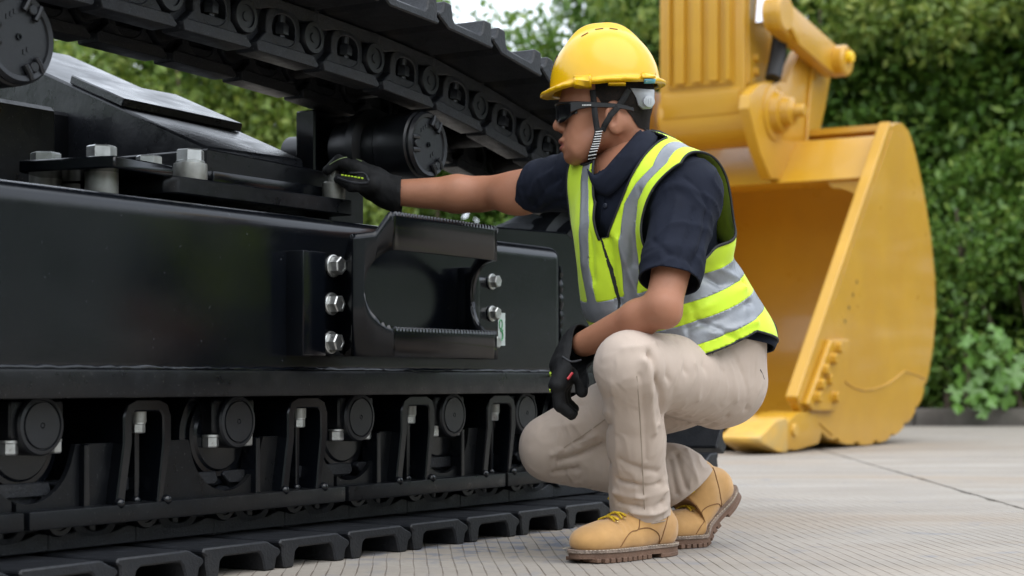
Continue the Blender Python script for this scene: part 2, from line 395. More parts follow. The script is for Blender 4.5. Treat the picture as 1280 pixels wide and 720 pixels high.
# yoke plate carrying the idler, set back behind the panel
ye = uw(720, 292, 0.135)
yk = [(fr_end - 0.25, 0.37), (IC[0] - 0.1, 0.40), (IC[0] + 0.12, 0.46), (IC[0] + 0.12, 0.60), (IC[0] - 0.1, 0.66), (ye[0] + 0.02, ye[1] - 0.03), (ye[0] - 0.05, ye[1]), (fr_end - 0.25, ye[1] - 0.01), (fr_end - 0.3, 0.72)]
obj('idler_yoke', prism(yk, 0.135, 0.16, 'y', bev=0.005), M_PAINT, UC)
obj('idler_yoke', prism(yk, 0.44, 0.465, 'y', bev=0.005), M_PAINT, UC)
obj('idler_wheel', lathe([(0, 0.20), (0.07, 0.20), (0.07, 0.215), (0.20, 0.235), (0.29, 0.225), (0.325, 0.222), (0.33, 0.26), (0.36, 0.265), (0.36, 0.335), (0.33, 0.34), (0.325, 0.378), (0.2, 0.365), (0.07, 0.40), (0, 0.40)], 'y', 56, (IC[0], 0, IC[1])), M_ROLLER, UC)
sp = []
for k in range(21 * 4):
    a = 2 * math.pi * k / 84; sp.append((SCN[0] + (0.40, 0.40, 0.345, 0.345)[k % 4] * math.cos(a), SCN[1] + (0.40, 0.40, 0.345, 0.345)[k % 4] * math.sin(a)))
obj('drive_sprocket', prism(sp, 0.27, 0.34, 'y', bev=0.004), M_ROLLER, UC)
obj('travel_motor', lathe([(0, 0.12), (0.20, 0.12), (0.22, 0.14), (0.24, 0.26), (0.30, 0.27), (0.30, 0.34), (0.2, 0.36), (0.2, 0.6), (0, 0.6)], 'y', 40, (SCN[0], 0, SCN[1])), M_PAINT_DULL, UC)
# grey rolled hose cover lying behind the frame
lump = bmesh.new(); bmesh.ops.create_icosphere(lump, subdivisions=4, radius=1.0)
lc = uw(690, 282, 0.33)
for v_ in lump.verts:
    c0 = v_.co.copy(); f = 1 + 0.10 * math.sin(9 * c0.x + 3 * c0.y) * math.cos(7 * c0.z) + 0.05 * math.sin(17 * c0.x - 5 * c0.z)
    v_.co = Vector((lc[0] + c0.x * 0.17 * f, 0.38 + c0.y * 0.12 * f, lc[1] - 0.055 + c0.z * 0.085 * f))
obj('hose_cover', bm_mesh(lump, ang=None), mat('grey cover cloth', (0.075, 0.08, 0.09), 0.8, var=0.3, vscale=14, bump=0.4, bscale=60), UC)

# carrier rollers
def carrier(px, py, r, v):
    u, wz = uw(px, py, v)
    root = obj('carrier_roller', lathe([(0.0, 0.0), (r * 0.80, 0.0), (r * 0.82, -0.004), (r * 0.93, -0.006), (r, 0.002), (r, 0.006), (r * 0.96, 0.012), (r * 1.02, 0.016), (r * 1.02, 0.085), (r * 1.0, 0.09), (r * 1.0, 0.108),
                (r * 0.92, 0.115), (r * 0.92, 0.15), (r * 1.22, 0.158), (r * 1.22, 0.178), (r * 0.9, 0.19), (r * 0.9, 0.25), (r * 0.6, 0.26), (r * 0.6, 0.42), (0, 0.42)], 'y', 56), M_ROLLER, UC, (u, v, wz))
    for k in range(3):
        a = math.radians(62 + 120 * k)
        bm = bmesh.new(); cx, cz = math.cos(a) * r * 0.70, math.sin(a) * r * 0.70
        add_lathe(bm, [(0, -0.010), (0.0085, -0.010), (0.010, -0.008), (0.010, 0.0)], 'y', 10, (cx, 0, cz))
        for s in (-1, 1):
            t = Vector((-math.sin(a), 0, math.cos(a))); rd = Vector((math.cos(a), 0, math.sin(a)))
            p = rd * r * 0.56 + t * s * 0.0155; q = rd * r * 0.90 + t * s * 0.0155
            add_tube(bm, [p + Vector((0, -0.004, 0)), (p + q) / 2 + Vector((0, -0.006, 0)), q + Vector((0, -0.004, 0))], 0.0062, 8)
        obj('cap_lug', bm_mesh(bm), M_ROLLER, root)
    obj('cap_plug', lathe([(0.0, -0.001), (0.003, -0.001), (0.004, -0.004), (0.006, -0.004), (0.007, 0.0)], 'y', 12), M_PAINT, root)
    for ox, oz, n_ in ((-0.030, 0.028, 3), (0.010, -0.030, 2)):
        for j in range(n_): obj('cast_mark', box(ox + 0.009 * j, ox + 0.009 * j + 0.006, -0.0015, 0.001, oz + 0.006 * j, oz + 0.006 * j + 0.009, bev=0), M_ROLLER, root)
    return u, wz
u1, w1 = carrier(23, 46, 0.086, 0.17)
u2, w2 = carrier(535, 181, 0.081, 0.17)
obj('roller_bracket', box(u2 - 0.10, u2 + 0.07, 0.44, 0.50, 0.70, w2 + 0.095, bev=0.004), M_PAINT, UC)
obj('roller_bracket', box(u1 - 0.05, u1 + 0.11, 0.42, 0.50, 0.70, w1 + 0.06, bev=0.004), M_PAINT, UC)

# bolts (shared meshes), hex head along +z with a flange washer at z = 0
def hexbolt(r, h, wash=1.25, dome=True):
    bm = bmesh.new()
    add_lathe(bm, [(0, 0.0), (r * wash, 0.0), (r * wash, h * 0.16), (r * wash * 0.92, h * 0.22), (0, h * 0.22)], 'z', 24)
    add_lathe(bm, [(0, h * 0.18), (r, h * 0.18), (r, h * 0.90), (r * 0.88, h), (r * 0.62, h), (r * 0.6, h * 0.97), (0, h * 0.97)], 'z', 6)
    me = bm_mesh(bm, ang=25); me.materials.append(M_ZINC); return me
BOLT = hexbolt(0.0195, 0.026); BOLT_S = hexbolt(0.017, 0.026, 1.05)
PLATE_BOLT = hexbolt(0.030, 0.030, 1.02)
def bolt(me, loc, rot, parent=UC, name='hex_bolt'):
    o = bpy.data.objects.new(name, me); link(o, parent); o.location = loc; o.rotation_euler = rot; return o
OUTW = (math.pi / 2, 0, 0)       # head towards -y (outwards)

# bolted plates on top of the frame
pa = [(uu(143, 0.20), 0.20), (uu(212, 0.23), 0.22), (uu(214, 0.27) + 0.05, 0.36), (uu(143, 0.2) + 0.12, 0.50), (uu(100, 0.5), 0.52), (uu(23, 0.42), 0.42)]
obj('clamp_plate', prism(pa, 0.796, 0.820, 'z', bev=0.003), M_PAINT, UC)
pb0, pb1 = uu(208, 0.225), uu(436, 0.225)
obj('base_plate', prism([(pb0, 0.235), (pb0 + 0.03, 0.215), (pb1, 0.215), (pb1, 0.6), (pb0, 0.6)], 0.764, 0.800, 'z', bev=0.003), M_PAINT_DULL, UC)
def stud(px, v, w_bot, w_top, sleeve=True, me=PLATE_BOLT, r=0.033, scale=1.0):
    u = uu(px, v)
    b_ = bolt(me, (u, v, w_top), (0, 0, R.uniform(0, 1)))
    b_.scale = (scale, scale, scale)
    if sleeve: obj('bolt_sleeve', lathe([(0, w_bot), (r, w_bot), (r * 1.02, w_bot + 0.004), (r * 1.02, w_top - 0.004), (r, w_top), (0, w_top)], 'z', 28, (0, 0, 0)), M_SLEEVE, UC, (u, v, 0))
stud(127, 0.285, 0.735, 0.820, True)
stud(57, 0.47, 0.735, 0.820, True, scale=1.05)
stud(91, 0.50, 0.735, 0.820, True, scale=0.8)
stud(186, 0.30, 0.735, 0.820, False, scale=0.9)
stud(238, 0.26, 0.800, 0.836, True, r=0.035)
ub = uu(417, 0.25)
obj('bolt_sleeve', lathe([(0, 0.800), (0.026, 0.800), (0.027, 0.804), (0.027, 0.838), (0.024, 0.842), (0.013, 0.842), (0.013, 0.868), (0, 0.868)], 'z', 28), M_SLEEVE, UC, (ub, 0.25, 0))
# end block on the base plate
ke = uu(453, 0.30)
obj('end_block', prism([(uu(258, 0.30), 0.80), (uu(411, 0.3), 0.80), (uu(411, 0.3), 0.70), (ke, 0.70), (ke, 0.835), (uu(411, 0.3), 0.85), (uu(411, 0.3), 0.872), (uu(258, 0.3), 0.882)], 0.295, 0.60, 'y', bev=0.004), M_PAINT_DULL, UC)
obj('end_strip', box(uu(262, 0.28), uu(408, 0.28), 0.270, 0.297, 0.801, 0.832, bev=0.008, seg=2), M_PAINT, UC)

# sloping leg of the car body, with a doubler plate
def inv(px, py, v): u, z = uw(px, py, v); return Vector((u, v, z))
A, B, C = inv(57, 91, 0.95), inv(258, 183, 0.31), inv(380, 200, 0.31)
Dp = A + (C - B) * 1.05
def leg_pt(s, t): return (B.lerp(C, t)).lerp(A.lerp(Dp, t), s)
bm = bmesh.new()
tops = [leg_pt(0, 0), leg_pt(0, 1), leg_pt(1.6, 1), leg_pt(1.6, 0)]
vt = [bm.verts.new(p) for p in tops]; vb = [bm.verts.new((p.x, p.y, 0.62)) for p in tops]
bm.faces.new(vt); bm.faces.new(vb[::-1])
for i in range(4): bm.faces.new((vt[i], vb[i], vb[(i + 1) % 4], vt[(i + 1) % 4]))
M_LEG = mat('black leg paint', (0.008, 0.0088, 0.011), 0.30, spec=0.4, var=0.3, vscale=6, rvar=0.10, rscale=10, bump=0.12, bscale=30, speck=(0.08, 0.08, 0.08), speck_amt=0.0, speck_scale=140)
obj('car_body_leg', bm_mesh(bm, bev=0.006), M_LEG, UC)
bm = bmesh.new(); nrm = (C - B).cross(A - B).normalized(); nrm = nrm if nrm.z > 0 else -nrm
q = [leg_pt(0.50, 0.0), leg_pt(0.36, 0.97), leg_pt(0.80, 0.97), leg_pt(0.84, 0.0)]
vb = [bm.verts.new(p + nrm * 0.001) for p in q]; vt = [bm.verts.new(p + nrm * 0.022) for p in q]
bm.faces.new(vt); bm.faces.new(vb[::-1])
for i in range(4): bm.faces.new((vt[i], vb[i], vb[(i + 1) % 4], vt[(i + 1) % 4]))
obj('doubler_plate', bm_mesh(bm, bev=0.003), M_LEG, UC)
bm = bmesh.new(); add_box(bm, 1.2, A.x + 0.05, 0.85, 1.9, 0.62, 1.02); add_box(bm, 1.4, uu(20, 0.75), 0.62, 0.9, 0.62, 0.98)
obj('car_body', bm_mesh(bm, bev=0.01), M_PAINT_DULL, UC)

# bottom rollers with their caps, brackets, guards
caps = [(-190, 537), (53.5, 532), (299, 527), (451.5, 521.5), (568, 518.5), (659, 516), (728, 513)]
ROL = []
cap_me = lathe([(0, 0.0), (0.0035, 0.0), (0.0045, 0.003), (0.0055, 0.0), (0.041, 0.0), (0.0425, 0.004), (0.044, 0.004), (0.0455, 0.0), (0.052, 0.0015), (0.055, 0.006), (0.055, 0.05), (0, 0.05)], 'y', 40)
cap_me.materials.append(M_ROLLER)
blk_bm = bmesh.new(); add_box(blk_bm, -0.066, 0.066, 0.0, 0.12, -0.026, 0.047)
blk_me = bm_mesh(blk_bm, bev=0.010, seg=3); blk_me.materials.append(M_PAINT_DULL)
rol_me = lathe([(0, 0.052), (0.070, 0.052), (0.075, 0.057), (0.085, 0.058), (0.088, 0.066), (0.104, 0.068), (0.108, 0.076), (0.108, 0.095), (0.09, 0.10), (0.09, 0.30), (0.108, 0.305), (0.108, 0.33), (0, 0.33)], 'y', 48)
rol_me.materials.append(M_PAINT)
for px, py in caps:
    u, z = uw(px, py, 0.115); ROL.append((u, z))
    br = obj('roller_mount', blk_me, None, UC, (u, 0.128, z))
    obj('roller_cap', cap_me, None, br, (0, -0.013, 0))
    obj('track_roller', rol_me, None, UC, (u - 0.012, 0.105, z - 0.028))
    for s in (-1, 1):
        o = bolt(BOLT_S, (s * 0.052, 0.018, -0.026), (math.pi, 0, R.uniform(0, 1)), br)
    bm = bmesh.new(); add_tube(bm, [(-0.052 + 0.005, 0.0, -0.020), (-0.051, -0.003, -0.010), (-0.048, -0.003, 0.002)], 0.0011, 6)
    obj('lock_wire', bm_mesh(bm), M_ZINC, br)
RZ = 0.112
ARCH = ((-80, 36), (184, 30), (384, 25), (522, 21), (626, 18))
segs = [uu(-330, 0.12), uu(27, 0.12), uu(428, 0.12), uu(628, 0.12), IC[0] - 0.42]
for a, b in zip(segs, segs[1:]):
    a2, b2 = a + 0.006, b - 0.006
    prof = [(a2, RZ + 0.02), (b2, RZ + 0.02)]; top = 0.262; arc = []
    x = b2
    ctop = []
    n_ = 160
    for i in range(n_ + 1):
        x = b2 + (a2 - b2) * i / n_; z = top
        for (u, zc) in ROL:
            du = abs(x - (u - 0.01))
            if du < 0.112: z = min(z, (zc - 0.03) - math.sqrt(max(0, 0.112 ** 2 - du ** 2)))
        for apx, ahp in ARCH:
            if uu(apx - ahp, 0.115) + 0.012 < x < uu(apx + ahp, 0.115) - 0.020: z = RZ + 0.035
        ctop.append((x, max(z, RZ + 0.035)))
    keep = [ctop[0]]
    for i in range(1, n_):
        if abs((ctop[i][1] - ctop[i - 1][1]) - (ctop[i + 1][1] - ctop[i][1])) > 1e-5: keep.append(ctop[i])
    keep.append(ctop[-1])
    g = obj('roller_guard', prism(prof + keep, 0.140, 0.152, 'y', bev=0.0), M_PAINT_DULL, UC)
    obj('guard_rail', box(a2, b2, 0.106, 0.19, RZ, RZ + 0.034, bev=0.004, seg=2), M_PAINT_DULL, g)
# inner dark web behind the rollers
obj('frame_web', box(0.6, IC[0] - 0.45, 0.30, 0.32, 0.15, 0.36, bev=0), M_PAINT_DULL, UC)
# arch shaped guard brackets with a centre fin and a sleeved bolt, and single fins
_b = bmesh.new(); bmesh.ops.create_icosphere(_b, subdivisions=2, radius=0.011); BLOB = bm_mesh(_b, ang=None)
def arch(px, half_px):
    u = uu(px, 0.115); h = (uu(px + half_px, 0.115) - uu(px - half_px, 0.115)) / 2
    wt, wk, wb = 0.345, 0.262, RZ + 0.030; th = 0.024; top_r = 0.034
    outp = [(-h - 0.02, wb), (-h - 0.018, wb + 0.02), (-h, wk), (-h, wt - top_r), (-h + 0.010, wt - 0.010), (-h + top_r, wt), (h - top_r, wt), (h - 0.010, wt - 0.010), (h, wt - top_r), (h, wk), (h - 0.022, wb + 0.02), (h - 0.024, wb)]
    inp = [(x * (1 - th / max(h, abs(x))) if abs(x) > th else x, min(z, wt - th)) for x, z in outp]
    ring = outp + inp[::-1]
    o = obj('guard_bracket', prism([(u + x, z) for x, z in ring], 0.112, 0.29, 'y', bev=0.003, seg=1), M_PAINT, UC)
    fin = [(u - 0.006, wb), (u + 0.006, wb), (u + 0.006, wt - 0.03), (u - 0.006, wt - 0.03)]
    obj('fin', prism(fin, 0.14, 0.30, 'y', bev=0.002), M_PAINT, o)
    obj('bolt_sleeve', lathe([(0, 0.30), (0.016, 0.30), (0.016, 0.334), (0, 0.334)], 'z', 16, (u - 0.004, 0.135, 0)), M_SLEEVE, o)
    bolt(BOLT_S, (u - 0.004, 0.135, 0.300), (math.pi, 0, 0.3), o).scale = (0.8, 0.8, 0.8)
    # weld blobs at the feet
    for x in (-h - 0.012, h - 0.016, 0.0): obj('weld_blob', BLOB, M_PAINT, o, (u + x, 0.112 if x else 0.145, RZ + 0.036))
for px, hp in ARCH: arch(px, hp)
for px in (107, 321, 472, 577, 664):
    u = uu(px, 0.13)
    obj('fin', prism([(u - 0.007, RZ + 0.03), (u + 0.007, RZ + 0.03), (u + 0.006, 0.262), (u - 0.006, 0.262)], 0.125, 0.17, 'y', bev=0.002), M_PAINT, UC)

# mounting block and step
ub0, ub1 = uu(367, 0.07), uu(396, 0.07)
wtop, wbot = uw(380, 314, 0.07)[1], uw(380, 445, 0.07)[1]
obj('mount_block', box(ub0, ub1, 0.045, 0.092, wbot, wtop, bev=0.004, seg=2), M_PAINT, UC)
VS = -0.075
ua, ue = uu(490, VS), uu(623, VS)
plan = [(uu(397, 0.072), 0.072), (uu(424, 0.072), 0.072), (uu(432, 0.068), 0.066), (ua - 0.052, VS + 0.06), (ua - 0.03, VS + 0.022), (ua, VS), (ue - 0.03, VS), (ue, VS + 0.012), (ue + 0.03, VS + 0.045), (ue + 0.07, 0.055), (ue + 0.10, 0.072), (ue + 0.22, 0.072)]
pl = np.array(plan); ln = np.concatenate([[0], np.cumsum(np.linalg.norm(np.diff(pl, axis=0), axis=1))])
wt_front = uw(492, 264, VS)[1]; wb_front = uw(492, 446, VS)[1]
ktop = [(ln[0], wtop - 0.012), (ln[2], wtop - 0.012), (ln[2] + 0.03, wtop + 0.004), (ln[3] - 0.02, wtop + 0.035), (ln[4], wt_front - 0.045), (ln[5] - 0.005, wt_front), (ln[7] + 0.01, wt_front - 0.002), (ln[8] + 0.02, wt_front - 0.05), (ln[9], wtop - 0.02), (ln[11], wtop - 0.02)]
step_bm = bmesh.new(); N = 520
S_ = np.linspace(0, ln[-1], N)
ox0, ox1 = ln[4] - 0.022, ln[9] - 0.02; omid, ohalf = (uw(492, 312, VS)[1] + uw(492, 408, VS)[1]) / 2, (uw(492, 312, VS)[1] - uw(492, 408, VS)[1]) / 2
prev = None
for s in S_:
    u = float(np.interp(s, ln, pl[:, 0])); v = float(np.interp(s, ln, pl[:, 1]))
    wt_ = float(np.interp(s, [k[0] for k in ktop], [k[1] for k in ktop])); wb_ = wbot + 0.004 if s < ln[2] else float(np.interp(s, [ln[2], ln[5], ln[7], ln[9]], [wbot, wb_front, wb_front, wbot]))
    saw = abs(((s / 0.0125) % 1) - 0.5) * 0.010
    if ln[5] - 0.01 < s < ln[7] + 0.005: wt_ -= saw
    hi = lo = None
    if ox0 < s < ox1:
        d = min(s - ox0, ox1 - s); rr = 0.075
        hh = ohalf - (rr - math.sqrt(max(0, rr * rr - (rr - d) ** 2)) if d < rr else 0)
        hi = omid + hh; lo = omid - hh
        if ln[5] - 0.03 < s < ln[8]: lo -= saw
    wt0 = float(np.interp(s, [k[0] for k in ktop], [k[1] for k in ktop]))
    mid = (wt0 + wb_) / 2
    h0 = hi if hi else mid; l0 = lo if lo else mid
    lflat = (omid - hh if hi else mid) - (0.013 if hi else 0.02)
    col_ = [(u, v, wt_), (u, v, wt0 - 0.013), (u, v, h0), (u, v, l0), (u, v, lflat), (u, v, wb_)]
    cur = [step_bm.verts.new(c) for c in col_]
    if prev:
        for k in (0, 1, 3, 4): step_bm.faces.new((prev[k], cur[k], cur[k + 1], prev[k + 1]))
    prev = cur
bmesh.ops.remove_doubles(step_bm, verts=step_bm.verts[:], dist=1e-5)
step = obj('step', bm_mesh(step_bm, ang=25), M_PAINT, UC)
so = step.modifiers.new('thickness', 'SOLIDIFY'); so.thickness = 0.014; so.offset = 0.0
M_TEETH = mat('scuffed step edge', (0.16, 0.16, 0.16), 0.5, metal=0.6, var=0.5, vscale=60)
for px, py in ((415, 332.5), (413, 380), (412, 428)):
    u, z = uw(px, py, 0.064); bolt(BOLT, (u, 0.0625, z), (math.pi / 2, R.uniform(0, 1), 0), step)
for py in (352, 392, 428):
    u, z = uw(614, py, 0.064); bolt(BOLT, (u, 0.0625, z), (math.pi / 2, R.uniform(0, 1), 0), step).scale = (0.8, 0.8, 0.8)
ubar = uu(583, 0.075)
obj('mount_block', box(ubar - 0.016, ubar + 0.014, 0.045, 0.092, uw(583, 408, 0.07)[1] - 0.03, uw(583, 334, 0.07)[1], bev=0.004, seg=2), M_PAINT, UC)
# safety sticker with a green hook mark
s0, s1 = uu(619.5, 0.088), uu(631, 0.088); z1, z0 = uw(625, 391, 0.088)[1], uw(625, 432, 0.088)[1]
stk = obj('sticker', box(s0, s1, 0.0868, 0.0885, z0, z1, bev=0), mat('sticker white', (0.50, 0.56, 0.54), 0.4), UC)
uc, zc = (s0 + s1) / 2, (z0 + z1) / 2; M_GRN = mat('sticker green', (0.06, 0.32, 0.12), 0.4)
bm = bmesh.new(); hs = (s1 - s0)
add_tube(bm, [(uc + 0.16 * hs * math.cos(a), 0.0862, zc + 0.012 + 0.012 * math.sin(a)) for a in np.linspace(0, 2 * math.pi, 18)], 0.0017, 5)
add_tube(bm, [(uc + 0.2 * hs * math.cos(a), 0.0862, zc - 0.016 + 0.012 * math.sin(a)) for a in np.linspace(math.pi * 0.55, -math.pi * 0.9, 16)], 0.0026, 5)
add_tube(bm, [(uc, 0.0862, zc + 0.002), (uc + 0.01, 0.0862, zc - 0.004)], 0.0017, 5)
obj('hook_mark', bm_mesh(bm), M_GRN, stk)
# ------------------------------------------------------------------ hedge, shrubs, trees, kerb
def leaf_mat(name, c1, c2, c3):
    m = bpy.data.materials.new(name); m.use_nodes = True; n = m.node_tree.nodes; L = m.node_tree.links
    b = n['Principled BSDF']; b.inputs['Roughness'].default_value = 0.42; b.inputs['Specular IOR Level'].default_value = 0.45
    at_ = n.new('ShaderNodeAttribute'); at_.attribute_name = 'tint'
    rp = n.new('ShaderNodeValToRGB'); e = rp.color_ramp.elements
    e[0].position = 0.0; e[0].color = (*c1, 1); e[1].position = 1.0; e[1].color = (*c3, 1)
    k = e.new(0.5); k.color = (*c2, 1)
    L.new(at_.outputs['Fac'], rp.inputs[0]); L.new(rp.outputs[0], b.inputs['Base Color'])
    tr = n.new('ShaderNodeBsdfTranslucent'); L.new(rp.outputs[0], tr.inputs['Color'])
    ms = n.new('ShaderNodeMixShader'); ms.inputs[0].default_value = 0.36
    L.new(b.outputs[0], ms.inputs[1]); L.new(tr.outputs[0], ms.inputs[2]); L.new(ms.outputs[0], n['Material Output'].inputs['Surface'])
    return m
LM_DARK = leaf_mat('hedge leaf dark', (0.044, 0.098, 0.014), (0.088, 0.185, 0.026), (0.20, 0.30, 0.045))
LM_MID = leaf_mat('hedge leaf mid', (0.055, 0.122, 0.018), (0.115, 0.225, 0.034), (0.25, 0.34, 0.06))
LM_PALE = leaf_mat('hedge leaf pale', (0.080, 0.140, 0.020), (0.170, 0.250, 0.040), (0.31, 0.35, 0.07))
LM_HEDGE = leaf_mat('hedge leaf fresh', (0.050, 0.112, 0.016), (0.100, 0.205, 0.030), (0.23, 0.33, 0.05))
M_BARK = mat('bark', (0.10, 0.075, 0.05), 0.9, var=0.4, vscale=12, bump=0.6, bscale=40, bdist=0.02)

def leaves_mesh(C, size, out_dir, rng, lean=0.6):
    """C: centres (n,3); out_dir (n,3) the outward direction of the crown there; folded four point leaves"""
    n = len(C)
    d = rng.normal(size=(n, 3)) + out_dir * 0.5; d[:, 2] -= 0.25; d /= np.linalg.norm(d, axis=1, keepdims=True) + 1e-9       # leaf axis
    nr = rng.normal(size=(n, 3)) * lean + out_dir * 0.9 + np.array([0, 0, 0.75])
    nr -= d * (nr * d).sum(1, keepdims=True); nr /= np.linalg.norm(nr, axis=1, keepdims=True) + 1e-9
    s = np.cross(d, nr)
    L = (size * rng.uniform(0.6, 1.35, n))[:, None]; Wd = L * rng.uniform(0.38, 0.6, (n, 1))
    v0 = C; v2 = C + d * L - nr * L * 0.12
    m = C + d * L * 0.45
    v1 = m + s * Wd * 0.5 + nr * L * 0.10; v3 = m - s * Wd * 0.5 + nr * L * 0.10
    V = np.stack([v0, v1, v2, v3], 1).reshape(-1, 3)
    i = np.arange(n)[:, None] * 4
    F = np.concatenate([i + [0, 1, 2], i + [0, 2, 3]], 0)
    return V, F
def add_tint(me, t):
    a = me.attributes.new('tint', 'FLOAT', 'POINT'); a.data.foreach_set('value', np.repeat(t, 4).astype(np.float32))
def crown(lobes, n, size, rng, shell=0.45):
    """lobes: (centre, radii) ; returns leaf centres, outward directions, tint, all local"""
    vol = np.array([r[0] * r[2] for c, r in lobes]); k = rng.choice(len(lobes), n, p=vol / vol.sum())
    c = np.array([l[0] for l in lobes])[k]; r = np.array([l[1] for l in lobes])[k]
    d = rng.normal(size=(n, 3)); d /= np.linalg.norm(d, axis=1, keepdims=True)
    rad = 1 - shell * rng.uniform(0, 1, n) ** 1.6
    # bumpy outline
    bump = 1 + 0.12 * np.sin(d[:, 0] * 7 + k) * np.cos(d[:, 2] * 6 + 2 * k) + 0.07 * np.sin(d[:, 0] * 17 + d[:, 2] * 13 + k)
    P = c + d * r * (rad * bump)[:, None]
    # thin out into clumps
    h = np.sin(P[:, 0] * 5.1 + 1.3 * np.sin(P[:, 2] * 4.3)) + np.sin(P[:, 2] * 5.7 + 1.1 * np.sin(P[:, 0] * 3.7)) + np.sin(P[:, 1] * 5 + P[:, 0] * 2)
    keep = (h + rng.normal(size=n) * 0.9 > -0.9) & (P[:, 2] > 0.05)
    t = 0.47 + 0.12 * h / 3 + rng.normal(size=n) * 0.19 + 0.25 * (rng.random(n) < 0.08)
    return P[keep], d[keep], np.clip(t[keep], 0, 1)
def shrub(name, label, loc, lobes, n, size, lm, seed, cat='shrub', group=None, stems=6, trunk=None, shell=0.45, back=None):
    rng = np.random.default_rng(seed); root = empty(name, loc); tag(root, label, cat, group)
    P, d, t = crown(lobes, n, size, rng, shell)
    V, F = leaves_mesh(P, size, d, rng)
    if back:                                    # dense growth in the middle of the hedge
        x0, x1, y0, y1, z1, m = back
        Pb = np.stack([rng.uniform(x0, x1, m), rng.uniform(y0, y1, m), rng.uniform(0.05, z1, m)], 1); Pb[:, 2] *= 1 + 0.06 * np.sin(Pb[:, 0] * 3.1) + 0.05 * np.sin(Pb[:, 0] * 7.3)
        db = np.tile(np.array([0, -1.0, 0.2]), (m, 1)); V2, F2 = leaves_mesh(Pb, size * 1.9, db, rng)
        F = np.concatenate([F, F2 + len(V)]); V = np.concatenate([V, V2]); t = np.concatenate([t, np.clip(0.4 + rng.normal(size=m) * 0.16, 0, 1)])
    me = raw_mesh('leaves', V, F, None); add_tint(me, t)
    fo = obj('foliage' if trunk is None else 'crown', me, lm, root); fo['kind'] = 'stuff'
    rr = random.Random(seed); k = 0
    if trunk:
        h, r0 = trunk
        pts = [(0.05 * math.sin(2.0 * i), 0.05 * math.cos(1.7 * i), h * i / 6) for i in range(7)]
        tr = obj('trunk', tube(pts, [r0 * (1 - 0.09 * i) for i in range(7)], 10), M_BARK, root)
        for c, r in lobes[:9]:
            s0 = Vector(pts[rr.randint(3, 6)]); e = Vector(c); mid = s0.lerp(e, 0.5) + Vector((rr.uniform(-.2, .2), rr.uniform(-.2, .2), rr.uniform(0, .3)))
            obj('limb', tube([s0, s0.lerp(mid, 0.5), mid, mid.lerp(e, 0.5), e], [r0 * 0.45, r0 * 0.38, r0 * 0.3, r0 * 0.2, r0 * 0.1], 7), M_BARK, tr)
    else:
        for j in range(stems):
            c, r = lobes[rr.randrange(len(lobes))]
            x0, y0 = c[0] + rr.uniform(-.3, .3), c[1] * 0.3 + rr.uniform(-.2, .2)
            top = Vector((c[0] + rr.uniform(-.5, .5) * r[0], c[1] + rr.uniform(-.3, .3) * r[1], c[2] + 0.3 * r[2]))
            b0 = Vector((x0, y0, -0.02)); mid = b0.lerp(top, 0.5) + Vector((rr.uniform(-.15, .15), rr.uniform(-.15, .15), 0))
            obj('stem', tube([b0, mid, top], [0.035, 0.025, 0.012], 6), M_BARK, root)
    return root
def wall_lobes(w_, h, depth, seed, nl=16, low=True):
    rr = random.Random(seed); o = []
    for i in range(nl):
        x = -w_ / 2 + w_ * (i + 0.5) / nl + rr.uniform(-.15, .15); 
        for z in ([0.28, 0.62, 0.86] if low else [0.6, 0.86]):
            rz = h * rr.uniform(0.17, 0.24); rx = max(w_ / nl * rr.uniform(0.8, 1.25), 0.35)
            o.append(((x + rr.uniform(-.2, .2), depth * (0.5 - 0.28 * (1 - z)) + rr.uniform(-.25, .2), h * z + rr.uniform(-.15, .1) - rz * 0.25), (rx, depth * rr.uniform(0.38, 0.55), rz * 1.25)))
    return o
shrub('hedge_shrub', 'tall dense dark green hedge behind the yellow bucket and arm', (3.9, 16.2, 0), wall_lobes(5.6, 4.9, 1.9, 1, 8), 60000, 0.112, LM_HEDGE, 21, 'hedge', back=(-2.9, 2.9, 0.5, 1.5, 4.7, 22000))
shrub('hedge_shrub', 'mid green upper growth of small leaves arching over the dark hedge', (3.9, 16.0, 0), [((x, 0.1 * math.sin(3 * x), 3.75 + 0.2 * math.sin(2.3 * x)), (0.62, 0.6, 0.42)) for x in np.linspace(-2.6, 2.6, 8)], 9000, 0.10, LM_PALE, 22, 'hedge', stems=5)
shrub('hedge_shrub', 'rounded lighter green bush growing over the kerb right of the bucket', (4.55, 15.55, 0), [((-0.95, 0.25, 0.95), (0.55, 0.5, 0.75)), ((-0.55, 0.1, 1.7), (0.6, 0.5, 0.62)), ((0.0, 0.2, 1.95), (0.75, 0.55, 0.6)), ((0.7, 0.1, 2.1), (0.7, 0.5, 0.5)), ((-0.2, 0.2, 1.0), (0.8, 0.5, 0.8)), ((0.7, 0.2, 1.1), (0.7, 0.5, 0.9)), ((1.4, 0.2, 1.4), (0.7, 0.5, 1.0)), ((-0.7, 0.3, 0.5), (0.5, 0.4, 0.4)), ((0.3, 0.3, 0.5), (0.8, 0.4, 0.4))], 32000, 0.085, LM_MID, 23, 'shrub', stems=8)
shrub('hedge_shrub', 'mid green hedge stretch behind the hard hat and the arm of the excavator', (0.1, 16.3, 0), wall_lobes(3.4, 3.55, 1.7, 2, 6), 32000, 0.10, LM_MID, 24, 'hedge', back=(-1.9, 1.9, 0.4, 1.3, 3.2, 9000))
shrub('hedge_shrub', 'dark green hedge stretch seen under the raised upper track', (-4.6, 16.6, 0), wall_lobes(6.2, 4.3, 1.8, 3, 8), 46000, 0.11, LM_DARK, 25, 'hedge', back=(-3.2, 3.3, 0.4, 1.4, 4.0, 12000))
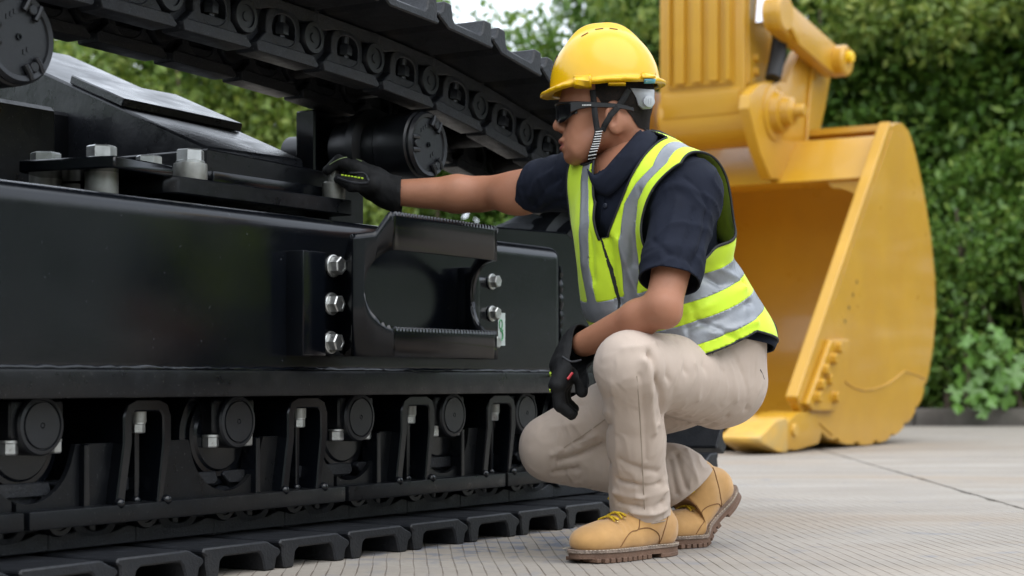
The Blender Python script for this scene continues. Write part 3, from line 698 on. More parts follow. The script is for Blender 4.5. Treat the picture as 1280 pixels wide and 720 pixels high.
shrub('hedge_shrub', 'yellowish green bush behind the carrier rollers of the track', (-2.5, 15.7, 0), [((x, 0.1, z * 1.5), (0.8, 0.55, 0.8)) for x, z in ((-1.5, 1.1), (-0.8, 1.9), (-0.1, 2.1), (0.6, 1.8), (1.1, 1.2), (-0.6, 1.1), (0.2, 1.1), (-1.2, 0.5), (0.4, 0.5), (1.4, 0.6), (-1.9, 0.8))], 38000, 0.095, LM_PALE, 26, 'shrub', stems=8)
# trees further back
def tree_lobes(h, r, seed, nl=22):
    rr = random.Random(seed); o = []
    for i in range(nl):
        a = rr.uniform(0, 6.28); q = rr.uniform(0.2, 1) * r; z = h * rr.uniform(0.45, 1.0)
        f = 1 - 0.5 * max(0, (z / h - 0.75) / 0.25)
        o.append(((q * f * math.cos(a), q * f * math.sin(a), z), (rr.uniform(.4, .7), rr.uniform(.4, .7), rr.uniform(.3, .5))))
    return o
shrub('broadleaf_tree', 'loose leafy tree with sky gaps behind the yellow hard hat', (1.75, 21.0, 0), tree_lobes(5.3, 1.5, 5, 24), 26000, 0.14, LM_MID, 31, 'tree', trunk=(3.2, 0.12), shell=0.9)
shrub('broadleaf_tree', 'leafy tree rising behind the shoes of the upper track', (-2.6, 21.5, 0), tree_lobes(5.8, 1.7, 6, 26), 24000, 0.14, LM_MID, 32, 'tree', trunk=(3.4, 0.13), shell=0.9)
shrub('broadleaf_tree', 'tall tree behind the dark hedge beside the bucket link', (4.8, 22.0, 0), tree_lobes(7.5, 2.4, 7, 30), 16000, 0.15, LM_MID, 33, 'tree', trunk=(4.5, 0.16), shell=0.9)
# the hedge turns and runs on along the right edge of the yard (mirrored in the black paint)
lb = [((lx[1], lx[0], lx[2]), (r[1], r[0], r[2])) for lx, r in wall_lobes(21.0, 4.4, 1.8, 40, 26)] + [((c[0] - 3.0, c[1] + 10.2, c[2]), r) for c, r in wall_lobes(5.6, 4.6, 1.9, 46, 7)]
lb += [((c[0] - 14.0, c[1] - 15.5, c[2]), r) for c, r in wall_lobes(30.0, 4.6, 1.9, 47, 34)]  # unseen stretches behind and left of the camera, added to block sky reflections
lb += [((c[1] - 27.5, c[0] - 5.0, c[2]), (r[1], r[0], r[2])) for c, r in wall_lobes(20.0, 4.6, 1.9, 48, 22)]
shrub('hedge_shrub', 'long tall green hedge round the yard, partly added unseen behind the camera to block sky reflections', (12.4, 5.6, 0), lb, 90000, 0.28, LM_MID, 50, 'hedge', stems=14)

# kerb and soil
M_KERB = mat('weathered kerb', (0.13, 0.115, 0.10), 0.9, var=0.35, vscale=3, bump=0.5, bscale=30, col2=(0.09, 0.085, 0.07), c2scale=2.2)
M_SOIL = mat('soil', (0.06, 0.045, 0.03), 1.0, var=0.4, vscale=6, bump=0.6, bscale=25)
kb = structure(empty('kerb', (0, 15.1, 0)))
xk = -11.0
while xk < 11.0:
    L_ = 1.2 + R.uniform(-0.01, 0.01); obj('kerb_stone', box(xk + 0.006, xk + L_ - 0.006, R.uniform(-.004, .004), 0.2, -0.05, 0.145 + R.uniform(-.006, .006), bev=0.015, seg=2), M_KERB, kb); xk += L_
structure(obj('soil', prism([(-40, 15.3), (40, 15.3), (40, 60), (-40, 60)], -0.04, 0.09, 'z'), M_SOIL))
# plant with big lobed leaves in front of the kerb bush
M_BIGLEAF = mat('big leaf', (0.085, 0.185, 0.028), 0.4, var=0.25, vscale=9, bump=0.2, bscale=20)
def big_leaf():
    bm = bmesh.new(); c = bm.verts.new((0, 0, 0.0)); ring = []
    for k in range(30):
        a = -2.55 + 5.1 * k / 29; r = 0.105 * (0.62 + 0.38 * abs(math.cos(a * 5 / 2 * 0.98)) ** 0.8) * (1.12 - 0.12 * abs(a))
        ring.append(bm.verts.new((r * math.cos(a), r * math.sin(a), -0.25 * r * r / 0.1 + 0.012 * math.cos(5 * a))))
    for p, q in zip(ring, ring[1:]): bm.faces.new((c, p, q))
    return bm_mesh(bm, ang=None)
BL = big_leaf()
pr = tag(empty('broadleaf_plant', (4.05, 15.02, 0.08)), 'low plant with large bright lobed leaves spilling over the kerb', 'plant')
rr = random.Random(4)
for px, py in [(1205, 425), (1228, 430), (1250, 428), (1262, 440), (1212, 445), (1236, 448), (1256, 462), (1200, 470), (1222, 470), (1244, 478), (1266, 470), (1192, 492), (1214, 492), (1236, 498), (1226, 514), (1258, 496), (1196, 505), (1272, 452), (1218, 418), (1244, 414)]:
    p = at(px, py, 14.98 + rr.uniform(-0.15, 0.12))
    lf = obj('leaf', BL, M_BIGLEAF, pr, p - Vector((4.05, 15.02, 0.08)), (rr.uniform(0.9, 1.5), rr.uniform(-.4, .4), rr.uniform(-.9, .9)))
    s = rr.uniform(0.75, 1.15); lf.scale = (s, s, s)
    q = p - Vector((4.05, 15.02, 0.08)); obj('leaf_stalk', tube([(q.x * 0.3, 0.35, 0.0), (q.x * 0.8, 0.25, q.z * 0.6), tuple(q)], [0.008, 0.006, 0.004], 5), M_BIGLEAF, pr)
# ------------------------------------------------------------------ yellow excavator stick and bucket: local x to the bucket's right, y back, z up
PH = math.radians(32)
XD, YD = Vector((math.cos(PH), -math.sin(PH), 0)), Vector((math.sin(PH), math.cos(PH), 0))
G0 = at(992, 560, 9.55); G0.z = 0
EX = tag(empty('excavator', G0, -PH), 'yellow excavator whose arm rests its large digging bucket on the concrete', 'excavator')
def lx(px, py, x):
    """photo pixel on the local plane x = const -> (y, z)"""
    p = hit(px, py, G0 + XD * x, XD) - G0; return (p.dot(YD), p.z)
def ly(px, py, y):
    """photo pixel on the local plane y = const -> (x, z)"""
    p = hit(px, py, G0 + YD * y, YD) - G0; return (p.dot(XD), p.z)
BW = 1.75
bucket = empty('bucket'); bucket.parent = EX
front = [(1113, 163), (1090, 232), (1050, 350), (1020, 435), (997, 508)]
back_px = [(1004, 524), (1035, 552), (1058, 560), (1084, 561), (1106, 556), (1124, 545), (1140, 527), (1152, 504), (1161, 472), (1167, 436), (1170, 395), (1169, 350), (1164, 300), (1157, 255), (1149, 215), (1142, 185), (1136, 167), (1128, 158), (1120, 157)]
side = [lx(a, b, 0) for a, b in front + back_px]
zmin = min(z for y, z in side); side = [(y, z - zmin + 0.004) for y, z in side]
nf = len(front)
# notched wear edge along the heel
out = list(side[:nf]); bk = side[nf:]
for i, (y, z) in enumerate(bk):
    out.append((y, z))
    if 1 <= i <= 7:
        y2, z2 = bk[i + 1]; ddy, ddz = y2 - y, z2 - z; L_ = math.hypot(ddy, ddz); nx, nz = -ddz / L_, ddy / L_
        for t, o in ((0.36, 0), (0.40, 0.016), (0.60, 0.016), (0.64, 0)): out.append((y + ddy * t + nx * o, z + ddz * t + nz * o))
sp_ = obj('side_plate', prism(out, -0.05, 0.0, 'x', bev=0.004), M_YELLOW, bucket)
obj('side_plate', prism(side, -BW, -BW + 0.05, 'x', bev=0.004), M_YELLOW, bucket)
# reinforced front part of the side plate, slightly proud
seam = [lx(a, b, 0) for a, b in ((1131, 175), (1110, 240), (1084, 330), (1060, 420), (1046, 505), (1040, 548))]
seam = [(y, z - zmin) for y, z in seam]
fa = [(y + 0.012, z) for y, z in side[:nf]]; fa[0] = (fa[0][0], fa[0][1] - 0.02)
obj('wear_plate', prism(fa + [(side[nf][0], side[nf][1] + 0.03)] + seam[::-1], -0.002, 0.008, 'x', bev=0.002), M_YELLOW, bucket)
# front edge bars
def bar(p, q, wdt, x0, x1):
    (y0, z0), (y1, z1) = p, q; L_ = math.hypot(y1 - y0, z1 - z0); nx, nz = -(z1 - z0) / L_, (y1 - y0) / L_
    return prism([(y0, z0), (y1, z1), (y1 + nx * wdt, z1 + nz * wdt), (y0 + nx * wdt, z0 + nz * wdt)], x0, x1, 'x', bev=0.006)
for x0 in (-0.058, -BW - 0.008): obj('side_edge', bar(side[0], side[nf - 1], -0.05, x0, x0 + 0.07), M_YELLOW, bucket)
# shell: rolled back and floor
ins = [(y, z) for y, z in side[nf + 0:]]
shell = [(side[nf - 1][0] - 0.05, side[nf - 1][1] - 0.10)] + ins[1:-1]
th = 0.035; n = len(shell); inn = []
for i, (y, z) in enumerate(shell):
    y0, z0 = shell[max(i - 1, 0)]; y1, z1 = shell[min(i + 1, n - 1)]; L_ = math.hypot(y1 - y0, z1 - z0) or 1
    inn.append((y - (z1 - z0) / L_ * th, z + (y1 - y0) / L_ * th))
def sm(P, k=5): return [tuple(p) for p in catmull(P, k)]
outc = sm([(y - (shell[min(i + 1, n - 1)][1] - shell[max(i - 1, 0)][1]) / 1e9, z) for i, (y, z) in enumerate(shell)]); innc = sm(inn)
shr = [(y * 1.0, max(z, 0.012)) for y, z in outc]
obj('shell', prism([(y - 0.006, z + 0.004) for y, z in shr] + innc[::-1], -BW + 0.045, -0.045, 'x', ang=40), M_YELLOW, bucket)
# upper cross member with its pale front face
tb = [lx(1111, 167, 0), lx(1092, 223, 0)]; tb = [(y, z - zmin) for y, z in tb]
top_y = side[-1][0]
obj('cross_member', prism([(tb[0][0] + 0.06, tb[0][1] - 0.015), (tb[1][0] + 0.05, tb[1][1]), (tb[1][0] + 0.16, tb[1][1] - 0.03), (tb[1][0] + 0.34, tb[1][1] + 0.02), (top_y + 0.10, tb[0][1] - 0.04), (top_y + 0.02, tb[0][1] + 0.0)], -BW + 0.04, -0.04, 'x', bev=0.012, seg=2), M_YELLOW, bucket)
# corner gussets under the cross member
g0 = ly(1085, 224, tb[1][0] + 0.10)
gs = [(-0.05, g0[1] - zmin + 0.01), (-0.05, g0[1] - 0.28)] + [(-0.05 - 0.24 * (1 - math.cos(a)) , g0[1] - 0.28 + 0.24 * math.sin(a)) for a in np.linspace(0, math.pi / 2, 8)] + [(-0.36, g0[1] - zmin + 0.01)]
obj('gusset', prism(gs, tb[1][0] + 0.09, tb[1][0] + 0.13, 'y'), M_YELLOW, bucket)
# lip, corner tooth, inner teeth
lipz = 0.03; ly0 = side[nf - 1][0]
M_WORN = mat('worn yellow steel', (0.62, 0.36, 0.06), 0.5, var=0.15, vscale=8, bump=0.15, bscale=40, col2=(0.50, 0.34, 0.12), c2scale=5)
obj('lip', prism([(ly0 - 0.20, 0.045), (ly0 - 0.18, 0.09), (ly0 + 0.25, 0.12), (ly0 + 0.30, 0.05)], -BW, 0.0, 'x', bev=0.004), M_YELLOW, bucket)
def tooth(x0, x1):
    t = empty('tooth'); t.parent = bucket
    ad = [(ly0 + 0.10, 0.22), (ly0 + 0.22, 0.20), (ly0 + 0.30, 0.10), (ly0 + 0.26, 0.035), (ly0 - 0.05, 0.01), (ly0 - 0.24, 0.02), (ly0 - 0.26, 0.10), (ly0 - 0.16, 0.17), (ly0 - 0.05, 0.21)]
    obj('adapter', prism(ad, x0, x1, 'x', bev=0.018, seg=2), M_YELLOW, t)
    bm = bmesh.new(); xm0, xm1 = x0 - 0.012, x1 + 0.012
    add_prism(bm, [(ly0 - 0.20, 0.19), (ly0 - 0.20, 0.004), (ly0 - 0.32, 0.012), (ly0 - 0.52, 0.065), (ly0 - 0.53, 0.090), (ly0 - 0.36, 0.17)], xm0, xm1, 'x')
    for v_ in bm.verts:
        if v_.co.y < ly0 - 0.45: v_.co.x = (x0 + x1) / 2 + (v_.co.x - (x0 + x1) / 2) * 0.9
    obj('tip', bm_mesh(bm, bev=0.014, seg=2), M_WORN, t)
    obj('pin', lathe([(0, 0.0), (0.03, 0.0), (0.034, -0.006), (0.034, -0.02)], 'x', 16, (x1 + 0.016, ly0 - 0.10, 0.12)), M_WORN, t)
tooth(-0.20, 0.02)
for k in range(1, 4): tooth(-0.20 - k * 0.51, 0.02 - k * 0.51)
# bolted side cutter
sc_px = [(1053, 428), (1030, 428), (1000, 508), (1008, 517), (1036, 517), (1050, 470)]
sc = [(y, z - zmin) for y, z in (lx(a, b, 0.0) for a, b in sc_px)]
obj('side_cutter', prism(sc, 0.009, 0.045, 'x', bev=0.006), M_YELLOW, bucket)
SB = hexbolt(0.030, 0.035, 1.2); SB = SB.copy(); SB.materials.clear(); SB.materials.append(M_YELLOW)
for a, b in ((1046, 438), (1040, 452), (1030, 466), (1034, 478), (1024, 484), (1020, 500), (1042, 500)):
    y, z = lx(a, b, 0.045); bolt(SB, (0.044, y, z - zmin), (0, math.pi / 2, 0), bucket)
HOLE = lathe([(0, 0.0), (0.012, 0.0)], 'x', 12); HOLE.materials.append(M_RUBBER)
for a, b in ((1056, 405), (1061, 388), (1066, 372), (1071, 356)):
    y, z = lx(a, b, 0.008); o = bpy.data.objects.new('bolt_hole', HOLE); link(o, bucket); o.location = (0.0095, y, z - zmin)
# cast weld seam on the side plate
wpts = [(1056, 480), (1066, 487), (1078, 491), (1092, 490), (1108, 484), (1120, 476), (1130, 467), (1142, 470), (1156, 476)]
obj('weld_seam', tube([(0.001, *[c - (zmin if i else 0) for i, c in enumerate(lx(a, b, 0))]) for a, b in wpts], 0.006, 8), M_YELLOW, bucket)
# bucket ears
XE = -0.62
bc = lx(968, 141, XE)
ear_px = [(936, 135), (938, 118), (950, 105), (968, 100), (984, 104), (992, 82), (1000, 64), (1010, 56), (1022, 62), (1040, 88), (1032, 135), (1024, 170), (1004, 200), (1001, 224), (964, 224), (950, 190)]
ear = [lx(a, b, XE) for a, b in ear_px]
XI = ly(826, 140, bc[0])[0]
for x0 in (XE - 0.07, XI - 0.12): obj('bucket_ear', prism(ear, x0, x0 + 0.07, 'x', bev=0.01, seg=2), M_YELLOW, bucket)
obj('pivot_boss', lathe([(0, 0.14), (0.05, 0.14), (0.055, 0.13), (0.085, 0.12), (0.09, 0.07), (0.12, 0.065), (0.13, 0.02), (0.17, 0.01), (0.175, -0.02)], 'x', 36, (XE, bc[0], bc[1])), M_YELLOW, bucket)
obj('pin_retainer', lathe([(0, 0.20), (0.035, 0.20), (0.04, 0.19), (0.04, 0.13)], 'x', 16, (XE, bc[0], bc[1])), M_YELLOW, bucket)
rib0, rib1 = lx(1003, 205, XE), lx(1012, 75, XE)
obj('ear_rib', prism([(rib0[0], rib0[1]), (rib0[0] + 0.03, rib0[1]), (rib1[0] + 0.03, rib1[1]), (rib1[0], rib1[1])], XE, XE + 0.02, 'x', bev=0.004), M_YELLOW, bucket)
# stick
stick = empty('stick'); stick.parent = EX
yf = bc[0] - 0.19; XR = ly(931, 100, yf)[0]; XL = ly(824, 100, yf)[0]; TOP = ly(880, 0, yf)[1] + 1.3
zb = bc[1]
prof = [(yf, zb + 0.03), (yf, TOP), (yf + 0.70, TOP), (yf + 0.50, zb + 0.75), (yf + 0.44, zb + 0.35), (yf + 0.36, zb + 0.05)]
obj('stick_beam', prism(prof, XL, XR, 'x', bev=0.02, seg=3), M_YELLOW, stick)
for x0 in (XL - 0.012, XR - 0.012): obj('stick_cheek', prism([(yf + 0.03, zb + 0.16), (yf + 0.03, TOP), (yf + 0.66, TOP), (yf + 0.46, zb + 0.75), (yf + 0.40, zb + 0.2)], x0, x0 + 0.024, 'x', bev=0.006), M_YELLOW, stick)
obj('pivot_tube', lathe([(0, XL - 0.02), (0.18, XL - 0.02), (0.195, XL), (0.195, XR), (0.18, XR + 0.02), (0, XR + 0.02)], 'x', 40, (0, bc[0], bc[1])), M_YELLOW, stick)
obj('seal_ring', lathe([(0.10, XR + 0.018), (0.185, XR + 0.018), (0.185, XR + 0.045), (0.1, XR + 0.045)], 'x', 40, (0, bc[0], bc[1])), M_RUBBER, stick)
p0, p1 = ly(836, 112, yf), ly(918, 112, yf)
obj('front_plate', box(p0[0], p1[0], yf - 0.018, yf + 0.01, p0[1], TOP, bev=0.008, seg=2), M_YELLOW, stick)
z_low = ly(880, 176 - 31, yf)[1]
obj('skirt_plate', prism([(yf - 0.012, z_low), (yf - 0.012, p0[1] - 0.03), (yf + 0.02, p0[1] - 0.03), (yf + 0.05, z_low - 0.03)], XL + 0.03, XR - 0.03, 'x', bev=0.006), M_YELLOW, stick)
for pxa, pxb in ((847, 859), (868, 880), (889, 901)):
    a, b = ly(pxa, 100, yf), ly(pxb, 100, yf); obj('wear_rib', box(a[0], b[0], yf - 0.046, yf - 0.012, ly(880, 104, yf)[1], TOP, bev=0.008, seg=2), M_YELLOW, stick)
for pxa, pxb in ((838, 841), (910, 916)):
    a, b = ly(pxa, 100, yf), ly(pxb, 100, yf); obj('wear_rib', box(a[0], b[0], yf - 0.046, yf - 0.012, ly(880, 104, yf)[1], TOP, bev=0.006, seg=2), M_YELLOW, stick)
for a, b in ((944, 73), (944, 90)):
    y, z = lx(a, b, XR + 0.012); bolt(SB, (XR + 0.010, y, z), (0, math.pi / 2, 0), stick).scale = (0.8, 0.8, 0.8)
# bucket link and cylinder
XK = XE + 0.06
pA, pB = lx(966, 18, XK), lx(1036, 78, XK)
def linkbar(p, q, r0, r1, x0, x1):
    a = math.atan2(q[1] - p[1], q[0] - p[0]); pts = []
    for t in np.linspace(math.pi / 2, 1.5 * math.pi, 10): pts.append((p[0] + r0 * math.cos(a + t), p[1] + r0 * math.sin(a + t)))
    for t in np.linspace(-math.pi / 2, math.pi / 2, 10): pts.append((q[0] + r1 * math.cos(a + t), q[1] + r1 * math.sin(a + t)))
    return prism(pts, x0, x1, 'x', bev=0.008, seg=2)
lk = obj('bucket_link', linkbar(pA, pB, 0.10, 0.095, XK - 0.03, XK + 0.06), M_YELLOW, EX)
obj('link_boss', lathe([(0, 0.10), (0.085, 0.10), (0.10, 0.085), (0.10, 0.0)], 'x', 24, (XK + 0.03, pB[0], pB[1])), M_YELLOW, lk)
obj('link_boss', lathe([(0, 0.06), (0.10, 0.06), (0.115, 0.045), (0.115, 0.0)], 'x', 24, (XK + 0.03, pA[0], pA[1])), M_YELLOW, lk)
obj('grease_cap', lathe([(0, 0.135), (0.03, 0.135), (0.038, 0.125), (0.038, 0.09)], 'x', 16, (XK + 0.03, pB[0], pB[1] + 0.02)), M_YELLOW_BRIGHT, lk)
obj('link_clip', linkbar((pA[0] + 0.03, pA[1] - 0.01), (pA[0] + 0.20, pA[1] - 0.12), 0.03, 0.03, XK + 0.058, XK + 0.085), M_YELLOW, lk)
xc = (XL + XR) / 2 + 0.1; cy, cz = pA
obj('cylinder_rod', tube([(xc + 0.28, cy + 0.02, cz - 0.05), (xc + 0.28, cy + 0.25, cz + 1.6)], 0.055, 18), M_CHROME, EX)
obj('hydraulic_hose', tube([(xc + 0.30, *lx(966, 98, xc + 0.30)), (xc + 0.30, *lx(971, 75, xc + 0.30)), (xc + 0.30, *lx(975, 48, xc + 0.30)), (xc + 0.3, *lx(972, 20, xc + 0.3))], 0.05, 12), M_RUBBER, EX)
# ------------------------------------------------------------------ modelling kit for cloth and bodies: distance fields -> surface nets
def A3(v): return np.array(v, np.float32)
def P3(px, py, Y): return A3(at(px, py, Y))
def cone(p, a, b, r1, r2):
    a, b = A3(a), A3(b); ba = b - a; L2 = float(ba @ ba); pa = p - a
    t = np.clip((pa @ ba) / L2, 0, 1); q = pa - t[..., None] * ba
    return np.sqrt((q * q).sum(-1)) - (r1 + (r2 - r1) * t)
def ell(p, c, r, ax=None):
    q = p - A3(c)
    if ax is not None: q = q @ ax.T
    r = A3(r); k0 = np.sqrt(((q / r) ** 2).sum(-1)); k1 = np.sqrt(((q / (r * r)) ** 2).sum(-1)) + 1e-6
    return k0 * (k0 - 1) / k1
def smin(a, b, k):
    h = np.clip(0.5 + 0.5 * (b - a) / k, 0, 1); return b + (a - b) * h - k * h * (1 - h)
def smax(a, b, k): return -smin(-a, -b, k)
def surfnet(f, lo, hi, h):
    lo, hi = A3(lo), A3(hi); n = np.ceil((hi - lo) / h).astype(int) + 1
    ax = [lo[i] + h * np.arange(n[i], dtype=np.float32) for i in range(3)]
    F = np.empty(n, np.float32); st = max(1, int(600000 / (n[1] * n[2])))
    for i in range(0, n[0], st):
        g = np.stack(np.meshgrid(ax[0][i:i + st], ax[1], ax[2], indexing='ij'), -1); F[i:i + st] = f(g)
    ins = F < 0
    cnt = np.zeros(n - 1, np.int8); offs = [(i, j, k) for i in (0, 1) for j in (0, 1) for k in (0, 1)]
    def sub(A, o): return A[o[0]:n[0] - 1 + o[0], o[1]:n[1] - 1 + o[1], o[2]:n[2] - 1 + o[2]]
    for o in offs: cnt += sub(ins, o)
    act = np.argwhere((cnt > 0) & (cnt < 8)); idx = -np.ones(n - 1, np.int64); idx[tuple(act.T)] = np.arange(len(act))
    acc = np.zeros((len(act), 3), np.float32); num = np.zeros(len(act), np.float32)
    cv = {o: F[act[:, 0] + o[0], act[:, 1] + o[1], act[:, 2] + o[2]] for o in offs}
    for o in offs:
        for d in range(3):
            if o[d]: continue
            q = list(o); q[d] = 1; q = tuple(q); a, b = cv[o], cv[q]; m = (a < 0) != (b < 0)
            t = np.where(m, a / np.where(m, a - b, 1), 0); e = np.tile(A3(o), (len(act), 1)); e[:, d] = t
            acc[m] += e[m]; num[m] += 1
    V = lo + h * (act + acc / num[:, None])
    Q = []
    for d in range(3):
        u, w_ = (d + 1) % 3, (d + 2) % 3; s0 = [slice(1, -1)] * 3; s0[d] = slice(0, -1); s1 = list(s0); s1[d] = slice(1, None)
        a, b = ins[tuple(s0)], ins[tuple(s1)]; e = np.argwhere(a != b); flip = a[tuple(e.T)]
        e = e + 1; e[:, d] -= 1
        c = []
        for du, dw in ((0, 0), (1, 0), (1, 1), (0, 1)):
            x = e.copy(); x[:, u] -= du; x[:, w_] -= dw; c.append(idx[x[:, 0], x[:, 1], x[:, 2]])
        q = np.stack(c, 1); q[~flip] = q[~flip][:, ::-1]; Q.append(q)
    return V, np.concatenate(Q)
def normals(V, Q):
    a = np.cross(V[Q[:, 2]] - V[Q[:, 0]], V[Q[:, -1]] - V[Q[:, 1]]) if Q.shape[1] == 4 else np.cross(V[Q[:, 1]] - V[Q[:, 0]], V[Q[:, 2]] - V[Q[:, 0]])
    N = np.zeros_like(V)
    for k in range(Q.shape[1]): np.add.at(N, Q[:, k], a)
    return N / (np.linalg.norm(N, axis=1, keepdims=True) + 1e-12)
def relax(V, Q, it=2, lam=0.5):
    E = np.concatenate([np.stack([Q[:, i], Q[:, (i + 1) % 4]], 1) for i in range(4)])
    for _ in range(it):
        S = np.zeros_like(V); c = np.zeros(len(V), np.float32)
        np.add.at(S, E[:, 0], V[E[:, 1]]); np.add.at(c, E[:, 0], 1); np.add.at(S, E[:, 1], V[E[:, 0]]); np.add.at(c, E[:, 1], 1)
        V = V + lam * (S / c[:, None] - V)
    return V
_perm = np.random.default_rng(5).random((32, 32, 32)).astype(np.float32)
def vnoise(p):
    i = np.floor(p).astype(int); f = p - i; f = f * f * (3 - 2 * f); o = 0
    for dx in (0, 1):
        for dy in (0, 1):
            for dz in (0, 1):
                wgt = (f[:, 0] if dx else 1 - f[:, 0]) * (f[:, 1] if dy else 1 - f[:, 1]) * (f[:, 2] if dz else 1 - f[:, 2])
                o = o + wgt * _perm[(i[:, 0] + dx) % 32, (i[:, 1] + dy) % 32, (i[:, 2] + dz) % 32]
    return o * 2 - 1
def tri(Q): return np.concatenate([Q[:, [0, 1, 2]], Q[:, [0, 2, 3]]])
def clip(V, T, k):
    """keep the part of the mesh where column k of V is positive; other columns ride along"""
    f = V[:, k]; s = (f[T] > 0); c = s.sum(1); out = [T[c == 3]]; nv = [V]; base = len(V)
    for want in (1, 2):
        m = c == want
        if not m.any(): continue
        t, ss = T[m], s[m]
        odd = np.argmax(ss if want == 1 else ~ss, 1); r = np.arange(len(t))
        a, b, d = t[r, odd], t[r, (odd + 1) % 3], t[r, (odd + 2) % 3]
        def cut(p, q):
            w_ = (f[p] / (f[p] - f[q]))[:, None]; return V[p] + (V[q] - V[p]) * w_
        e1, e2 = cut(a, b), cut(a, d); i1 = base + r; i2 = base + len(t) + r; nv += [e1, e2]; base += 2 * len(t)
        if want == 1: out.append(np.stack([a, i1, i2], 1))
        else: out += [np.stack([i1, b, d], 1), np.stack([i1, d, i2], 1)]
    V2 = np.concatenate(nv); T2 = np.concatenate(out)
    u, inv_ = np.unique(T2, return_inverse=True); return V2[u], inv_.reshape(T2.shape)
def march(px, py, f, y0=3.0):
    o = A3((0, 0, CAMH)); d = A3(((px - 640) / FPX, 1, (HOR - py) / FPX)); d /= np.linalg.norm(d); t = y0
    for _ in range(160):
        s = float(f((o + d * t)[None])[0]); t += s * 0.7
        if abs(s) < 2e-4 or t > 6: break
    return o + d * t
def grad(p, f, e=0.002):
    p = A3(p); g = np.array([float(f((p + A3(np.eye(3)[i] * e))[None])[0] - f((p - A3(np.eye(3)[i] * e))[None])[0]) for i in range(3)]); return g / (np.linalg.norm(g) + 1e-9)
def polyd(V, pts):
    d = np.full(len(V), 9.0)
    for a, b in zip(pts, pts[1:]): d = np.minimum(d, cone(V, a, b, 0, 0))
    return d

PO = Vector((0.27, 3.98, 0.0)); PO_ = A3(PO)
PERSON = tag(empty('person', PO), 'person crouching in yellow hard hat, sunglasses, lime vest and beige trousers, reaching to a bolt', 'person')
def pobj(name, V, F, m, parent=PERSON, ang=None, solid=0, weld=False, off=0.0):
    me = raw_mesh(name, V[:, :3] - PO_, F, ang)
    if weld or solid:
        bm = bmesh.new(); bm.from_mesh(me); bmesh.ops.remove_doubles(bm, verts=bm.verts[:], dist=2e-5); bm.to_mesh(me); bm.free(); shade(me, ang)
    o = obj(name, me, m, parent)
    if solid:
        md = o.modifiers.new('thickness', 'SOLIDIFY'); md.thickness = solid; md.offset = off
    return o
def wobj(name, me, m, parent=PERSON):
    """mesh made in world coordinates, put under the person"""
    me.transform(Matrix.Translation(-PO)); return obj(name, me, m, parent)

M_SKIN = mat('skin', (0.38, 0.172, 0.100), 0.52, spec=0.35, var=0.10, vscale=18, bump=0.3, bscale=420, bdist=0.0012, sss=0.10, rvar=0.10, rscale=60, col2=(0.30, 0.125, 0.075), c2scale=9, c2lo=0.45, c2hi=0.8)
M_HAIR = mat('cropped hair', (0.012, 0.010, 0.009), 0.8, spec=0.15, var=0.4, vscale=220, bump=0.5, bscale=500, bdist=0.001, col2=(0.06, 0.032, 0.022), c2scale=420, c2lo=0.55, c2hi=0.72)
M_NAVY = mat('navy pique cotton', (0.0078, 0.0106, 0.0215), 0.85, crumple=(20, 0.004, (1, 1, 0.6)), var=0.18, vscale=12, bump=0.25, bscale=600, bdist=0.001, spec=0.25)
M_LIME = mat('lime polyester', (0.62, 0.86, 0.025), 0.62, crumple=(17, 0.0045, (1, 1, 0.5)), var=0.05, vscale=8, bump=0.15, bscale=400, bdist=0.001, sheen=0.15)
M_REFL = mat('grey reflective tape', (0.26, 0.275, 0.30), 0.42, crumple=(20, 0.004, (1, 1, 0.5)), metal=0.25, var=0.12, vscale=22, bump=0.3, bscale=90, bdist=0.002)
M_BIND = mat('black binding', (0.012, 0.013, 0.014), 0.7)
M_CHINO = mat('beige cotton twill', (0.51, 0.415, 0.345), 0.88, crumple=(26, 0.0045, (1.0, 1.0, 0.55)), var=0.06, vscale=5, bump=0.22, bscale=700, bdist=0.001, weave=260, sheen=0.1)
M_GLOVE = mat('black glove fabric', (0.0045, 0.0048, 0.0055), 0.75, var=0.3, vscale=40, bump=0.4, bscale=300, bdist=0.002, spec=0.3)
M_NUBUCK = mat('tan nubuck', (0.52, 0.29, 0.10), 0.85, var=0.14, vscale=14, bump=0.25, bscale=200, bdist=0.001, sheen=0.3, col2=(0.42, 0.22, 0.075), c2scale=8, c2lo=0.5, c2hi=0.8)
M_SOLE = mat('brown rubber sole', (0.15, 0.085, 0.055), 0.65, var=0.2, vscale=20, bump=0.2, bscale=150)
M_WELT = mat('stitched welt', (0.26, 0.20, 0.16), 0.8, var=0.4, vscale=90, bump=0.5, bscale=160)
M_STITCH = mat('pale thread', (0.55, 0.48, 0.38), 0.8)
M_HAT = mat('yellow helmet shell', (0.76, 0.44, 0.005), 0.21, var=0.02, vscale=10, rvar=0.05, rscale=14)
M_LENS = mat('dark lens', (0.006, 0.006, 0.007), 0.06, coat=0.5)
M_FRAME = mat('matt black frame', (0.012, 0.012, 0.013), 0.4)
M_GREYPL = mat('grey plastic', (0.42, 0.44, 0.46), 0.4)
M_LACE = mat('yellow lace', (0.62, 0.42, 0.02), 0.8, var=0.5, vscale=140)
M_NEON = mat('neon green trim', (0.55, 0.80, 0.05), 0.5)
M_RED = mat('red tag', (0.45, 0.03, 0.04), 0.6)
M_WHITE = mat('white thread', (0.7, 0.7, 0.68), 0.7)

